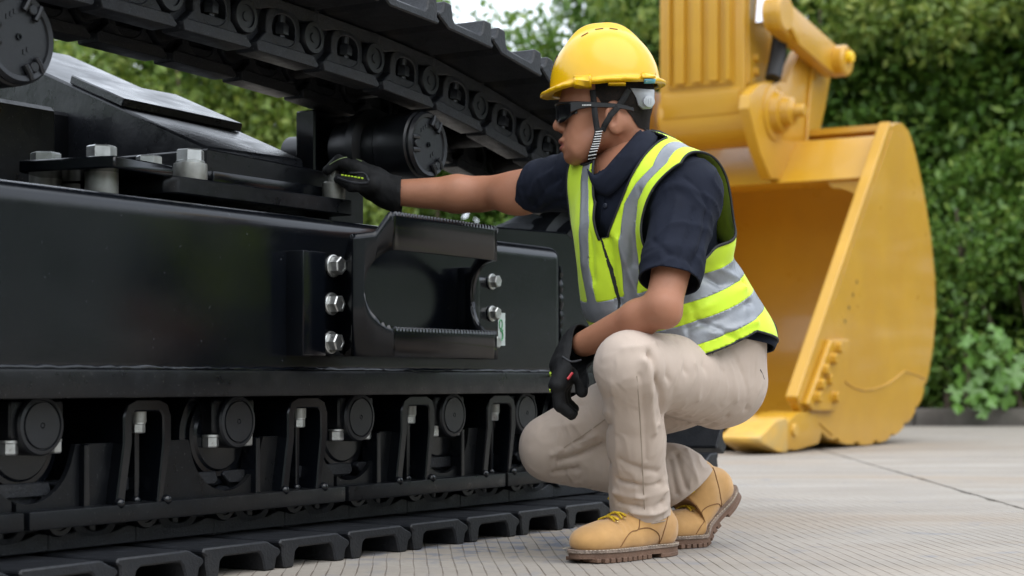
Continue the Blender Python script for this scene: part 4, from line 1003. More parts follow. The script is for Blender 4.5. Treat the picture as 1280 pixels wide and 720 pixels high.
# joints (photo pixel, distance)
hipN, kneeN, ankN = P3(899, 477, 3.99), P3(788, 459, 3.71), P3(804, 656, 3.905)
hipF, kneeF, ankF = P3(846, 480, 4.13), P3(690, 557, 4.13), P3(842, 594, 4.145)
chest, belly, hemc = P3(806, 264, 3.93), P3(842, 385, 3.985), P3(858, 425, 4.005)
Tv = chest - belly; Tv /= np.linalg.norm(Tv); Rv = A3((0.687, -0.727, 0.0)); Rv -= Tv * (Rv @ Tv); Rv /= np.linalg.norm(Rv)
Fv = np.cross(Tv, Rv); Fv = Fv if Fv[0] < 0 else -Fv
AX = np.stack([Rv, Fv, Tv])
shN, elN, wrN = P3(860, 240, 3.80), P3(829, 384, 3.69), P3(730, 430, 3.83)
shF, elF, wrF = P3(724, 226, 4.06), P3(600, 243, 4.19), P3(499, 241, 4.19)
neckB, neckT = P3(795, 228, 3.94), P3(779, 168, 3.93)
def loc(p):
    q = p - chest; return q @ Rv, q @ Fv, q @ Tv

# ---- body (skin): head and neck at fine resolution, trunk and limbs inside the clothes
YH = 3.93; KP = YH / FPX
def H(px, py, dy=0.0): return P3(px, py, YH) + A3((0, dy, 0))
def head_sdf(p):
    q = p.copy(); q[..., 1] = np.abs(p[..., 1] - YH) + YH      # mirrored across the profile plane
    d = ell(q, H(764, 119), (53 * KP, 0.079, 52 * KP))
    d = smin(d, ell(q, H(735, 128), (35 * KP, 0.066, 40 * KP)), 0.02)
    d = smin(d, cone(q, H(772, 158, 0.052), H(724, 188, 0.026), 0.026, 0.022), 0.025)
    d = smin(d, cone(q, H(724, 150, 0.036), H(721, 176, 0.024), 0.024, 0.020), 0.018)
    d = smin(d, ell(q, H(727, 176), (24 * KP, 0.044, 30 * KP)), 0.02)
    d = smin(d, ell(q, H(716, 196), (10.5 * KP, 0.022, 9 * KP)), 0.014)
    d = smin(d, cone(q, H(707, 134), H(700, 154), 0.008, 0.011), 0.012)          # nose
    d = smin(d, ell(q, H(697.5, 158), (6.5 * KP, 0.0115, 6.5 * KP)), 0.006)
    d = smin(d, ell(q, H(704, 161, 0.012), (7 * KP, 0.008, 5.5 * KP)), 0.006)
    d = smin(d, ell(q, H(703.5, 177), (5.5 * KP, 0.024, 5.0 * KP)), 0.006)       # lips
    d = smin(d, ell(q, H(705.0, 186), (5.8 * KP, 0.021, 4.6 * KP)), 0.006)
    d = smax(d, -ell(q, H(697.5, 181.7), (5.0 * KP, 0.026, 1.5 * KP)), 0.004)
    d = smax(d, -ell(q, H(699, 191.5), (4.0 * KP, 0.02, 2.6 * KP)), 0.006)
    d = smin(d, cone(q, H(706, 128), H(712, 127, 0.03), 0.009, 0.008), 0.012)     # brow
    d = smin(d, cone(q, A3(neckT) + A3((0, 0.0, 0.02)), A3(neckB), 0.051, 0.055), 0.03)
    # ear
    e = ell(q, H(765, 155, 0.074), (11.5 * KP, 0.010, 19 * KP), np.array([[0.97, -0.25, 0.22], [0.22, 0.97, 0.0], [-0.2, 0.0, 0.98]], np.float32))
    e = smax(e, -ell(q, H(763.5, 153, 0.087), (7.0 * KP, 0.010, 12 * KP)), 0.003)
    e = smin(e, cone(q, H(760, 160, 0.080), H(763, 150, 0.081), 0.003, 0.003), 0.004)
    d = smin(d, e, 0.006)
    return d
def limbs(p, g=0.0):
    d = ell(p, chest, (0.165, 0.105, 0.16), AX)
    d = smin(d, ell(p, belly, (0.15, 0.115, 0.15), AX), 0.06)
    d = smin(d, cone(p, shN, shF, 0.05, 0.05), 0.05)
    d = smin(d, cone(p, hipN, hipF, 0.07, 0.07), 0.05)
    d = smin(d, cone(p, belly, (hipN + hipF) / 2, 0.10, 0.06), 0.04)
    for a, b, c, ra, rb, rc in ((hipN, kneeN, ankN, .066, .050, .040), (hipF, kneeF, ankF, .066, .050, .038)):
        d = smin(d, cone(p, a, b, ra, rb), 0.03); d = smin(d, cone(p, b, b + (c - b) * 0.9, rb, rc), 0.02)
    d = smin(d, arm_sdf(p), 0.03)
    d = smin(d, cone(p, neckT, neckB, 0.048, 0.050), 0.02)
    return d
def arm_sdf(p):
    mN = elN + (wrN - elN) * 0.30; mF = elF + (wrF - elF) * 0.28
    d = cone(p, shN, elN, 0.050, 0.037)
    d = smin(d, cone(p, elN, mN, 0.037, 0.039), 0.015); d = smin(d, cone(p, mN, wrN, 0.039, 0.028), 0.015)
    d = smin(d, ell(p, elN + A3((0.008, -0.004, -0.018)), (0.024, 0.024, 0.024)), 0.02)
    d2 = cone(p, shF, elF, 0.052, 0.038); d2 = smin(d2, cone(p, elF, mF, 0.038, 0.042), 0.02); d2 = smin(d2, cone(p, mF, wrF, 0.042, 0.031), 0.02)
    d2 = smin(d2, ell(p, P3(648, 246, 4.13), (0.06, 0.04, 0.043)), 0.03)
    return np.minimum(d, d2)
def body_low(p): return limbs(p)
Vh, Qh = surfnet(head_sdf, H(680, 262) - A3((0, 0.10, 0)), H(835, 58) + A3((0, 0.10, 0)), 0.0026)
Nh = normals(Vh, Qh)
Vh = Vh + Nh * (0.0006 * vnoise(Vh * 90) + 0.0009 * vnoise(Vh * 38))[:, None]
Vb, Qb = surfnet(body_low, P3(478, 690, 4.1) - A3((0, 0.62, 0)), P3(985, 175, 4.1) + A3((0, 0.28, 0)), 0.0065)
Vb = relax(Vb, Qb, 2)
body = pobj('body', np.concatenate([Vh, Vb]), np.concatenate([Qh, Qb + len(Vh)]), M_SKIN)
# lips
fl = 1.0 - np.sqrt(((Vh[:, 0] - (703 - 640) / FPX * YH) / (9.5 * KP)) ** 2 + ((Vh[:, 1] - YH) / 0.023) ** 2 + ((Vh[:, 2] - (CAMH + (HOR - 181.8) / FPX * YH)) / (8.0 * KP)) ** 2)
Vx = np.concatenate([Vh + Nh * 0.0003, fl[:, None]], 1).astype(np.float32); Vc, Tc = clip(Vx, tri(Qh), 3)
pobj('lips', Vc, Tc, mat('lips', (0.24, 0.075, 0.055), 0.45), body, weld=True)
# cropped hair
x_of = lambda px: (px - 640) / FPX * YH
z_of = lambda py: CAMH + (HOR - py) / FPX * YH
hl = np.interp(Vh[:, 0], [x_of(745), x_of(750), x_of(757), x_of(776), x_of(784), x_of(796), x_of(808), x_of(818)], [z_of(128), z_of(136), z_of(137), z_of(139), z_of(150), z_of(163), z_of(168), z_of(166)])
fh = np.minimum((Vh[:, 2] - hl), (Vh[:, 0] - x_of(743)) * 1.0) + 0.003 * vnoise(Vh * 60)
ear_d = np.sqrt(((Vh[:, 0] - x_of(765)) / 0.026) ** 2 + ((Vh[:, 2] - z_of(155)) / 0.040) ** 2) - 1.0
fh = np.minimum(fh, ear_d * 0.03 + 0.0)
Vx = np.concatenate([Vh + Nh * 0.0016, fh[:, None]], 1).astype(np.float32)
Vc, Tc = clip(Vx, tri(Qh), 3); pobj('hair', Vc, Tc, M_HAIR, weld=True)

# ---- trousers
def leg_sdf(p):
    midN = kneeN + (ankN - kneeN) * 0.45
    d = cone(p, hipN, kneeN, 0.101, 0.073)
    d = smin(d, cone(p, kneeN, midN, 0.068, 0.059), 0.022); d = smin(d, cone(p, midN, ankN + (ankN - midN) * 0.4 + A3((-0.008, 0, 0)), 0.059, 0.070), 0.02)
    d2 = cone(p, hipF, kneeF, 0.097, 0.072); d2 = smin(d2, cone(p, kneeF + A3((0, 0, -0.012)), ankF, 0.070, 0.069), 0.022)
    d2 = smin(d2, cone(p, ankF, P3(880, 630, 4.15), 0.069, 0.074), 0.02)
    d = smin(d, d2, 0.018)
    d = smin(d, cone(p, hipN + A3((-0.02, 0.02, 0.02)), hipF + A3((0, 0, 0.02)), 0.098, 0.098), 0.06)
    d = smin(d, ell(p, hemc + A3((0.03, 0.02, -0.01)), (0.165, 0.125, 0.10), AX), 0.04)
    return d
Vt, Qt = surfnet(leg_sdf, P3(628, 700, 4.15) - A3((0, 0.62, 0)), P3(985, 395, 4.15) + A3((0, 0.22, 0)), 0.0042)
Nt = normals(Vt, Qt)
disp = 0.0022 * vnoise(Vt * A3((9, 9, 9))) + 0.0007 * vnoise(Vt * 30)
def limb_folds(a, b, freq, amp, mask):
    """creases running round a limb: ridged noise squeezed along its axis"""
    ax_ = (b - a) / np.linalg.norm(b - a); s_ = (Vt - a) @ ax_; q = Vt * 7.0 + ax_[None] * (s_ * freq)[:, None] + 0.5 * vnoise(Vt * 12)[:, None]
    r = 1 - np.abs(vnoise(q)); return amp * (r ** 4 - 0.35) * mask(s_ / np.linalg.norm(b - a))
dN1, dN2, dF1, dF2 = cone(Vt, hipN, kneeN, 0, 0), cone(Vt, kneeN, ankN, 0, 0), cone(Vt, hipF, kneeF, 0, 0), cone(Vt, kneeF, ankF, 0, 0)
dm = np.minimum(np.minimum(dN1, dN2), np.minimum(dF1, dF2))
disp = disp + np.where(dN1 == dm, limb_folds(hipN, kneeN, 34, 0.0018, lambda s: np.clip(1.1 - np.abs(s - 0.25) * 1.4, 0.15, 1)), 0)
disp = disp + np.where(dN2 == dm, limb_folds(kneeN, ankN, 26, 0.0042, lambda s: np.clip((s - 0.35) * 1.8, 0.12, 1)), 0)
disp = disp + np.where(dF1 == dm, limb_folds(hipF, kneeF, 30, 0.0036, lambda s: np.clip((s - 0.2) * 1.4, 0.15, 0.9) * np.clip((1.1 - s) * 4, 0.2, 1)), 0)
disp = disp + np.where(dF2 == dm, limb_folds(kneeF, ankF, 30, 0.0042, lambda s: np.clip(0.3 + np.abs(s - 0.4) * 1.4, 0.2, 1)), 0)
def fold(pts, amp, wd, f=leg_sdf):
    global disp
    P = [march(a, b, f) for a, b in pts]; d = polyd(Vt, P) + 0.0015 * vnoise(Vt * 40); disp = disp + 1.5 * amp * np.exp(-(np.abs(d) / (wd * 0.72)) ** 1.4)
for pts, amp, wd in [
    ([(866, 422), (880, 458), (882, 526)], -0.004, 0.009), ([(886, 424), (904, 462), (908, 522)], -0.0038, 0.009), ([(842, 424), (856, 462), (858, 522)], -0.004, 0.009),
    ([(822, 430), (834, 470), (842, 518)], -0.004, 0.009), ([(906, 430), (928, 466), (932, 512)], -0.003, 0.008), ([(857, 426), (869, 455), (873, 500)], 0.003, 0.009), ([(895, 426), (913, 458), (920, 500)], 0.003, 0.009),
    ([(812, 442), (822, 476), (830, 520)], -0.010, 0.010), ([(806, 452), (814, 490), (818, 540)], 0.005, 0.010), ([(800, 470), (806, 520), (808, 575)], -0.003, 0.008),
    ([(832, 520), (860, 530), (892, 530)], -0.005, 0.008), ([(822, 530), (850, 540), (872, 540)], 0.004, 0.008),
    ([(772, 600), (792, 606), (826, 604)], -0.007, 0.008), ([(768, 615), (800, 622), (832, 612)], 0.006, 0.009), ([(772, 628), (796, 634), (828, 628)], -0.006, 0.007), ([(790, 640), (815, 642), (832, 636)], 0.005, 0.008), ([(776, 575), (800, 585), (822, 590)], -0.004, 0.009),
    ([(765, 480), (770, 540), (774, 600)], 0.002, 0.012), ([(780, 436), (800, 434), (826, 428)], 0.003, 0.012),
    ([(700, 575), (725, 568), (752, 555)], -0.008, 0.008), ([(694, 590), (722, 586), (762, 578)], -0.006, 0.008), ([(706, 560), (730, 548), (762, 530)], -0.005, 0.009), ([(690, 568), (715, 556), (745, 545)], 0.004, 0.009),
    ([(700, 510), (730, 505), (764, 495)], -0.003, 0.010), ([(690, 535), (720, 530), (760, 515)], 0.0025, 0.010), ([(845, 566), (852, 590), (858, 610)], -0.006, 0.008), ([(858, 562), (866, 585), (872, 602)], 0.004, 0.008), ([(838, 575), (842, 600), (846, 618)], -0.005, 0.008)]:
    fold(pts, amp, wd)
Vt = Vt + Nt * disp[:, None]
sN = (ankN - kneeN) / np.linalg.norm(ankN - kneeN); sF = (ankF - kneeF) / np.linalg.norm(ankF - kneeF)
hemN = ankN + A3((0, 0, 0.030)); hemF = P3(864, 607, 4.145)
lN = np.where(np.linalg.norm(Vt - hemN, axis=1) < 0.14, -((Vt - hemN) @ (sN * A3((0.5, 0.5, 1)))), 1.0)
hF = A3((0.62, 0.10, -0.75)); hF /= np.linalg.norm(hF)
lF = np.where((np.linalg.norm(Vt - hemF, axis=1) < 0.20) & (cone(Vt, kneeN, ankN + (ankN - kneeN) * 0.4, 0, 0) > 0.088) & (Vt[:, 2] < 0.26), -((Vt - hemF) @ hF), 1.0)
tl = loc(Vt)[2]; tHem = float(loc(P3(870, 425, 3.9)[None])[2][0])
fT = np.minimum(np.minimum(lN, lF), np.where(np.linalg.norm(Vt - kneeN, axis=1) > 0.19, (tHem + 0.03) - tl, 1.0))
Vx = np.concatenate([Vt, fT[:, None]], 1).astype(np.float32)
Vc, Tc = clip(Vx, tri(Qt), 3)
trousers = pobj('trousers', Vc, Tc, M_CHINO, solid=0.004, off=-1)
def on_cloth(pts, f, off=0.0015):
    o = []
    for a, b in pts:
        p = march(a, b, f); o.append(Vector(p + grad(p, f) * off))
    return o
def curve_pts(pts, k=6): return [tuple(p) for p in catmull([(a, b) for a, b in pts], k)]
SEAM = mat('trouser seam', (0.36, 0.295, 0.235), 0.9)
for pts in ([(796, 470), (800, 520), (803, 580), (806, 640)], [(762, 520), (735, 540), (705, 560), (692, 580)], [(768, 648), (790, 654), (812, 655), (832, 651)]):
    wobj('seam', tube(on_cloth(curve_pts(pts), leg_sdf, -0.0008), 0.0014, 5), SEAM, trousers)
wobj('pocket_seam', tube(on_cloth(curve_pts([(950, 462), (953, 468), (955, 474)]), leg_sdf, 0.0), 0.0016, 5), M_NAVY, trousers)

# ---- polo shirt
capN = shN + (elN - shN) * 0.78; capF = shF + (elF - shF) * 0.50
def trunk(p):
    d = ell(p, chest, (0.178, 0.115, 0.165), AX)
    d = smin(d, ell(p, belly, (0.175, 0.138, 0.16), AX), 0.06)
    d = smin(d, cone(p, shN, shF, 0.062, 0.062), 0.05)
    d = smin(d, cone(p, neckB + A3((0.0, 0.0, -0.01)), chest, 0.066, 0.10), 0.05)
    return d
def shirt_sdf(p):
    d = trunk(p)
    d = smin(d, cone(p, shN, elN, 0.069, 0.061), 0.03)
    d = smin(d, cone(p, shF, elF, 0.068, 0.048), 0.035)
    d = smin(d, ell(p, hemc + A3((0.055, 0.03, -0.008)), (0.168, 0.135, 0.09), AX), 0.04)
    return d
Vs, Qs = surfnet(shirt_sdf, P3(560, 480, 4.1) - A3((0, 0.48, 0)), P3(1000, 150, 4.1) + A3((0, 0.25, 0)), 0.0055)
Ns = normals(Vs, Qs)
ua_ = (elN - shN) / np.linalg.norm(elN - shN); ub_ = (elF - shF) / np.linalg.norm(elF - shF)
disp = 0.002 * vnoise(Vs * 14) + 0.0015 * vnoise(Vs * A3((26, 26, 20)))
def sleeve_folds(a, b, freq, amp, r0):
    ax_ = (b - a) / np.linalg.norm(b - a); s_ = (Vs - a) @ ax_; q = Vs * 8.0 + ax_[None] * (s_ * freq)[:, None] + 0.6 * vnoise(Vs * 14)[:, None]
    return np.where(cone(Vs, a, b, 0, 0) < r0, amp * ((1 - np.abs(vnoise(q))) ** 4 - 0.35), 0)
disp = disp + sleeve_folds(shN, elN, 22, 0.0042, 0.085) + sleeve_folds(shF, elF, 30, 0.0045, 0.08)
Vt_save = Vt; Vt = Vs
for pts, amp, wd in [([(868, 262), (862, 292), (850, 322)], -0.004, 0.010), ([(884, 266), (880, 296), (866, 330)], -0.005, 0.010), ([(846, 250), (838, 285), (826, 320)], 0.003, 0.012), ([(816, 300), (836, 318), (860, 326)], -0.003, 0.008),
                     ([(700, 222), (682, 236), (668, 258)], -0.004, 0.008), ([(712, 216), (700, 240), (690, 268)], -0.005, 0.008), ([(690, 215), (672, 226), (662, 246)], 0.004, 0.009), ([(706, 250), (690, 256), (676, 262)], -0.003, 0.008),
                     ([(856, 222), (876, 240), (886, 262)], -0.003, 0.005)]:
    fold(pts, amp, wd, shirt_sdf)
Vt = Vt_save
Vs = Vs + Ns * disp[:, None]
nearN = (cone(Vs, shN, elN, 0, 0) < 0.10) & (((Vs - shN) @ ua_) > 0.05)
fS = np.where(nearN, ((capN - Vs) @ (ua_ + A3((0.10, 0, 0.05)))), 1.0)
nearF = (cone(Vs, shF, elF, 0, 0) < 0.10) & (((Vs - shF) @ ub_) > 0.02)
fS = np.minimum(fS, np.where(nearF, ((capF - Vs) @ (ub_ + A3((0.0, 0, 0.35)))), 1.0))
tHs = float(loc(P3(945, 452, 4.0)[None])[2][0])
l_, f_, t_ = loc(Vs)
fS = np.minimum(fS, t_ - (tHem - 0.026 - 0.66 * np.clip(-f_ - 0.01, 0, 0.18)))
colC = P3(786, 200, 3.935); colA = A3((-0.62, -0.12, 0.775)); colA /= np.linalg.norm(colA)
fS = np.minimum(fS, np.where(np.linalg.norm(Vs - colC, axis=1) < 0.105, -((Vs - colC) @ colA) - 0.004, 1.0))
Vx = np.concatenate([Vs, fS[:, None]], 1).astype(np.float32)
Vc, Tc = clip(Vx, tri(Qs), 3)
shirt = pobj('polo_shirt', Vc, Tc, M_NAVY, solid=0.0035, off=-1)
# cuff ribs
def ring(c, axis, r, rad, n=40, sx=1.0):
    axis = Vector(axis).normalized(); u = axis.orthogonal().normalized(); v_ = axis.cross(u)
    return [Vector(c) + (u * math.cos(2 * math.pi * i / n) + v_ * math.sin(2 * math.pi * i / n)) * r for i in range(n + 1)]
# collar: a folded band round the neck
nax = (neckT - neckB) / np.linalg.norm(neckT - neckB)
cbm = bmesh.new(); rows = []
na = Vector(colA)
fwd = Vector((-0.80, -0.50, -0.4)); fwd = (fwd - na * fwd.dot(na)).normalized(); lat = na.cross(fwd)
for row, (rad, hgt) in enumerate(((0.083, -0.020), (0.077, 0.012), (0.083, 0.020), (0.096, 0.006), (0.112, -0.026))):
    rw = []
    for i in range(41):
        a = math.radians(22 + (360 - 44) * i / 40); k = abs(math.cos(a / 2))
        hh_ = hgt - 0.006 * max(0, math.cos(a)) - (0.028 * max(0, math.cos(a)) ** 3 if row >= 3 else 0)
        rr_ = rad * (1.0 + 0.06 * math.cos(a))
        rw.append(cbm.verts.new(Vector(colC) + na * (hh_ + 0.002) + fwd * (math.cos(a) * rr_) + lat * (math.sin(a) * rr_ * 1.04)))
    rows.append(rw)
for a, b in zip(rows, rows[1:]):
    for i in range(40): cbm.faces.new((a[i], a[i + 1], b[i + 1], b[i]))
col_o = wobj('collar', bm_mesh(cbm, ang=None), M_NAVY, shirt); col_o.modifiers.new('t', 'SOLIDIFY').thickness = 0.003
cin = curve_pts([(741, 214), (750, 221), (761, 215), (774, 201), (786, 188), (797, 175), (808, 161)], 4); cou = curve_pts([(750, 240), (764, 244), (781, 229), (793, 215), (804, 203), (814, 190), (821, 175)], 4)
cb2 = bmesh.new(); prev = None
for pa_, pb_ in zip(cin, cou):
    row = []
    for k in range(6):
        t = k / 5; q = march(pa_[0] + (pb_[0] - pa_[0]) * t, pa_[1] + (pb_[1] - pa_[1]) * t, shirt_sdf); row.append(cb2.verts.new(Vector(q) + Vector(grad(q, shirt_sdf)) * (0.013 - 0.008 * t + 0.004 * math.sin(t * 3.14))))
    if prev:
        for k in range(5): cb2.faces.new((prev[k], prev[k + 1], row[k + 1], row[k]))
    prev = row
cl_o = wobj('collar', bm_mesh(cb2, ang=None), M_NAVY, shirt); cl_o.modifiers.new('t', 'SOLIDIFY').thickness = 0.004
wobj('placket_edge', tube(on_cloth(curve_pts([(757, 240), (753, 262), (751, 285), (751, 298)]), shirt_sdf, 0.0006), 0.0016, 5), M_NAVY, shirt)
M_BTN = mat('navy button', (0.03, 0.034, 0.05), 0.35)
for a, b in ((757, 257), (748, 236)):
    p = march(a, b, shirt_sdf); n_ = Vector(grad(p, shirt_sdf)); q_ = n_.to_track_quat('Z', 'Y').to_matrix().to_4x4(); me = lathe([(0, 0.003), (0.004, 0.003), (0.0055, 0.002), (0.0055, 0)], 'z', 14)
    me.transform(Matrix.Translation(Vector(p)) @ q_); wobj('button', me, M_BTN, shirt)

# ---- high visibility vest
def vest_sdf(p):
    d = trunk(p)
    d = smin(d, ell(p, hemc + A3((0.004, -0.005, -0.035)), (0.186, 0.182, 0.12), AX), 0.07)
    d = smin(d, ell(p, P3(896, 428, 4.02), (0.100, 0.11, 0.080)), 0.05)
    d = smin(d, cone(p, P3(768, 290, 3.91), P3(782, 372, 3.95), 0.074, 0.086), 0.05)
    d = smin(d, cone(p, shN, shN + (elN - shN) * 0.35, 0.069, 0.068), 0.03)
    d = smin(d, cone(p, shF, shF + (elF - shF) * 0.35, 0.068, 0.062), 0.035)
    d = smin(d, cone(p, shN + A3((0.01, 0.02, -0.01)), shN + A3((0.045, 0.05, -0.09)), 0.055, 0.05), 0.05)
    return d - 0.0125
Vv, Qv = surfnet(vest_sdf, P3(690, 500, 4.1) - A3((0, 0.48, 0)), P3(1000, 150, 4.1) + A3((0, 0.25, 0)), 0.005)
Nv = normals(Vv, Qv)
disp = 0.004 * vnoise(Vv * 10 + 3) + 0.0022 * vnoise(Vv * A3((22, 22, 12)) + 7)
Vt = Vv
for pts, amp, wd in [([(880, 345), (900, 356), (930, 352)], -0.006, 0.010), ([(850, 398), (880, 384), (930, 360)], 0.006, 0.012), ([(860, 410), (895, 400), (938, 378)], -0.006, 0.010), ([(890, 418), (915, 412), (945, 402)], 0.005, 0.010), ([(900, 336), (915, 345), (926, 352)], 0.004, 0.010),
                     ([(762, 300), (766, 340), (774, 380)], -0.006, 0.010), ([(742, 250), (738, 300), (742, 350)], -0.004, 0.010), ([(772, 300), (790, 350), (800, 372)], 0.005, 0.012), ([(728, 230), (726, 280), (730, 330)], 0.003, 0.01), ([(800, 240), (790, 290), (792, 330)], -0.004, 0.010), ([(872, 400), (900, 412), (925, 426)], -0.005, 0.009)]:
    fold(pts, amp, wd, vest_sdf)
Vt = Vt_save
Vv = Vv + Nv * disp[:, None]
l_, f_, t_ = loc(Vv)
def lpx(px, py, f=vest_sdf):
    q = loc(march(px, py, f)[None]); return [float(c[0]) for c in q]
vb_ = lpx(753, 300); tV = vb_[2]; lV = vb_[0]
vt1, vt2 = lpx(730, 215), lpx(806, 205)
nN, nF = lpx(768, 262), lpx(749, 240)
ST1 = sorted(((q[2], q[0]) for q in (lpx(824, 206), lpx(803, 228), lpx(789, 252), lpx(785, 280), lpx(785, 314), lpx(788, 360))))
ST2 = sorted(((q[2], q[0]) for q in (lpx(729, 228), lpx(729, 278), lpx(731, 332))))
slN = max(0.2, (nN[0] - lV) / max(0.02, nN[2] - tV)); slF = max(0.2, (lV - nF[0]) / max(0.02, nF[2] - tV))
neckf = np.where(f_ > -0.02, np.where(l_ > lV, (l_ - lV) - (t_ - tV) * slN, (lV - l_) - (t_ - tV) * slF) - 0.006, 1.0)
neckf = np.where(t_ < tV, 1.0, neckf) * 0.85
neckf = np.minimum(neckf, np.where(np.linalg.norm(Vv - colC, axis=1) < 0.16, np.sqrt(np.maximum(0, ((Vv - colC) ** 2).sum(1) - ((Vv - colC) @ colA) ** 2)) - 0.088, 1.0))
ap = [lpx(842, 216), lpx(905, 272), lpx(872, 330), lpx(794, 306)]; print('arm', ap)
def armf(sgn):
    lc = np.interp(f_, [-0.05, 0.054, 0.134], [0.188, 0.190, 0.110]) if sgn > 0 else 0.135
    return smax(lc - l_ * sgn, (ap[2][2] + 0.004) - t_, 0.05)
# lateral opening measured on the shoulder: outside of the shoulder strap
hemf = t_ - (tHem - 0.012 - 0.60 * np.clip(-f_ - 0.01, 0, 0.16))
cutf = np.minimum(np.minimum(neckf, armf(1)), np.minimum(armf(-1), hemf))
b1 = np.mean([lpx(768, 374)[2], lpx(905, 352)[2], lpx(866, 372)[2]]); b2 = np.mean([lpx(900, 405)[2], lpx(936, 389)[2]])
band1 = 0.0225 - np.abs(t_ - b1); band2 = 0.0225 - np.abs(t_ - b2)
vs1 = np.where(t_ > b1 + 0.01, 0.0148 - np.abs(l_ - np.interp(t_, [q[0] for q in ST1], [q[1] for q in ST1])), -1.0); vs2 = np.where(t_ > b1 + 0.01, 0.0150 - np.abs(l_ - np.interp(t_, [q[0] for q in ST2], [q[1] for q in ST2])), -1.0)
bandf = np.maximum(np.maximum(band1, band2), np.maximum(vs1, vs2))
Vx = np.concatenate([Vv, Nv, cutf[:, None], bandf[:, None], (0.0036 - cutf)[:, None], (cutf - 0.0036)[:, None], (-bandf)[:, None], np.where(t_ < tV + 0.01, 0.0022 - np.abs(l_ - lV * 0.6), -1)[:, None] * (f_ > 0)[:, None] - (f_ <= 0)[:, None]], 1).astype(np.float32)
Vc0, Tc0 = clip(Vx, tri(Qv), 6)
Va, Ta = clip(Vc0, Tc0, 9)
Vf, Tf = clip(Va, Ta, 10)
vest = pobj('safety_vest', Vf, Tf, M_LIME, solid=0.0025, off=-1)
Vr, Tr = clip(Va, Ta, 7); Vr[:, :3] += Vr[:, 3:6] * 0.0004
def islands(V, T):
    par = np.arange(len(V))
    # union by repeated min label propagation on welded vertices
    key = np.round(V[:, :3] * 20000).astype(np.int64); _, w_ = np.unique(key, axis=0, return_inverse=True); w_ = w_.ravel(); lab = np.arange(w_.max() + 1)
    Tw = w_[T]
    while True:
        m = lab[Tw].min(1); new = lab.copy()
        for k in range(3): np.minimum.at(new, Tw[:, k], m)
        new = new[new]
        if (new == lab).all(): break
        lab = new
    return lab[Tw[:, 0]]
pobj('reflective_tape', Vr, Tr, M_REFL, vest, solid=0.003, off=-1)
Vbn, Tbn = clip(Vc0, Tc0, 8); Vbn[:, :3] += Vbn[:, 3:6] * 0.0008
isl = islands(Vbn, Tbn)
for k in np.unique(isl):
    t = Tbn[isl == k]
    if len(t) < 60: continue
    u_, iv = np.unique(t, return_inverse=True); pobj('edge_binding', Vbn[u_], iv.reshape(t.shape), M_BIND, vest, solid=0.0045, off=-0.5)
Vz, Tz = clip(Va, Ta, 11); Vz[:, :3] += Vz[:, 3:6] * 0.0008
pobj('zip', Vz, Tz, M_BIND, vest, weld=True)
# ---- gloves
def hand_near(p):
    d = cone(p, P3(724, 434, 3.83), P3(709, 458, 3.81), 0.034, 0.036)
    for i in range(4):
        Yk = 3.762 + 0.0245 * i; o = (-1, 1, 4, 8)[i]; L_ = (0.94, 1.04, 0.96, 0.78)[i]
        k = P3(697 + o, 482, Yk); m = k + (P3(700 + o, 508, Yk + 0.004) - k) * L_; e = m + (P3(713 + o, 518, Yk + 0.008) - P3(700 + o, 508, Yk + 0.004)) * L_
        d = smin(d, cone(p, P3(710, 455, Yk * 0.5 + 1.905), k, 0.019, 0.0155), 0.012)
        f = smin(cone(p, k, m, 0.0112, 0.0100), cone(p, m, e, 0.0098, 0.0082), 0.003); d = smin(d, f, 0.003)
    t = smin(cone(p, P3(720, 452, 3.80), P3(727, 473, 3.785), 0.020, 0.0135), cone(p, P3(727, 473, 3.785), P3(727, 489, 3.785), 0.0135, 0.0115), 0.008)
    d = smin(d, t, 0.010)
    # cuff
    d = smin(d, cone(p, P3(716, 445, 3.82), P3(727, 430, 3.835), 0.036, 0.040), 0.01)
    return d - 0.0022
def hand_far(p):
    d = cone(p, P3(488, 241, 4.19), P3(468, 230, 4.188), 0.036, 0.034)
    d = smin(d, cone(p, P3(468, 230, 4.188), P3(447, 216, 4.186), 0.036, 0.030), 0.02)
    for i in range(4):
        Yk = 4.150 + 0.022 * i; L_ = (0.0, -2.0, 0.0, 4.0)[i]
        k = P3(444, 210 + i * 0.5, Yk); m = P3(424 + L_, 201 + i, Yk + 0.002); e = P3(411 + L_, 212 + i, Yk + 0.006)
        d = smin(d, cone(p, P3(466, 222, Yk * 0.6 + 1.675), k, 0.020, 0.0165), 0.012)
        f = smin(cone(p, k, m, 0.0155, 0.0135), cone(p, m, e, 0.0130, 0.0112), 0.004); d = smin(d, f, 0.005)
    t = smin(cone(p, P3(462, 230, 4.148), P3(440, 231, 4.138), 0.024, 0.0165), cone(p, P3(440, 231, 4.138), P3(424, 224, 4.142), 0.0155, 0.0125), 0.008)
    d = smin(d, t, 0.012)
    d = smin(d, cone(p, P3(484, 240, 4.19), P3(497, 243, 4.19), 0.038, 0.044), 0.012)
    return d
def glove(f, lo, hi, wr, el, name):
    V, Q = surfnet(f, lo, hi, 0.0024); N = normals(V, Q)
    V = V + N * (0.0010 * vnoise(V * 70) + 0.0008 * vnoise(V * A3((130, 130, 60))))[:, None]
    ax = (el - wr) / np.linalg.norm(el - wr)
    fc = ((wr + ax * 0.006) - V) @ ax
    Vx = np.concatenate([V, fc[:, None]], 1).astype(np.float32); Vc, Tc = clip(Vx, tri(Q), 3)
    return pobj(name, Vc, Tc, M_GLOVE, solid=0.003, off=-1)
gN = glove(hand_near, P3(672, 540, 3.82) - A3((0, 0.12, 0)), P3(765, 390, 3.82) + A3((0, 0.12, 0)), wrN, elN, 'glove')
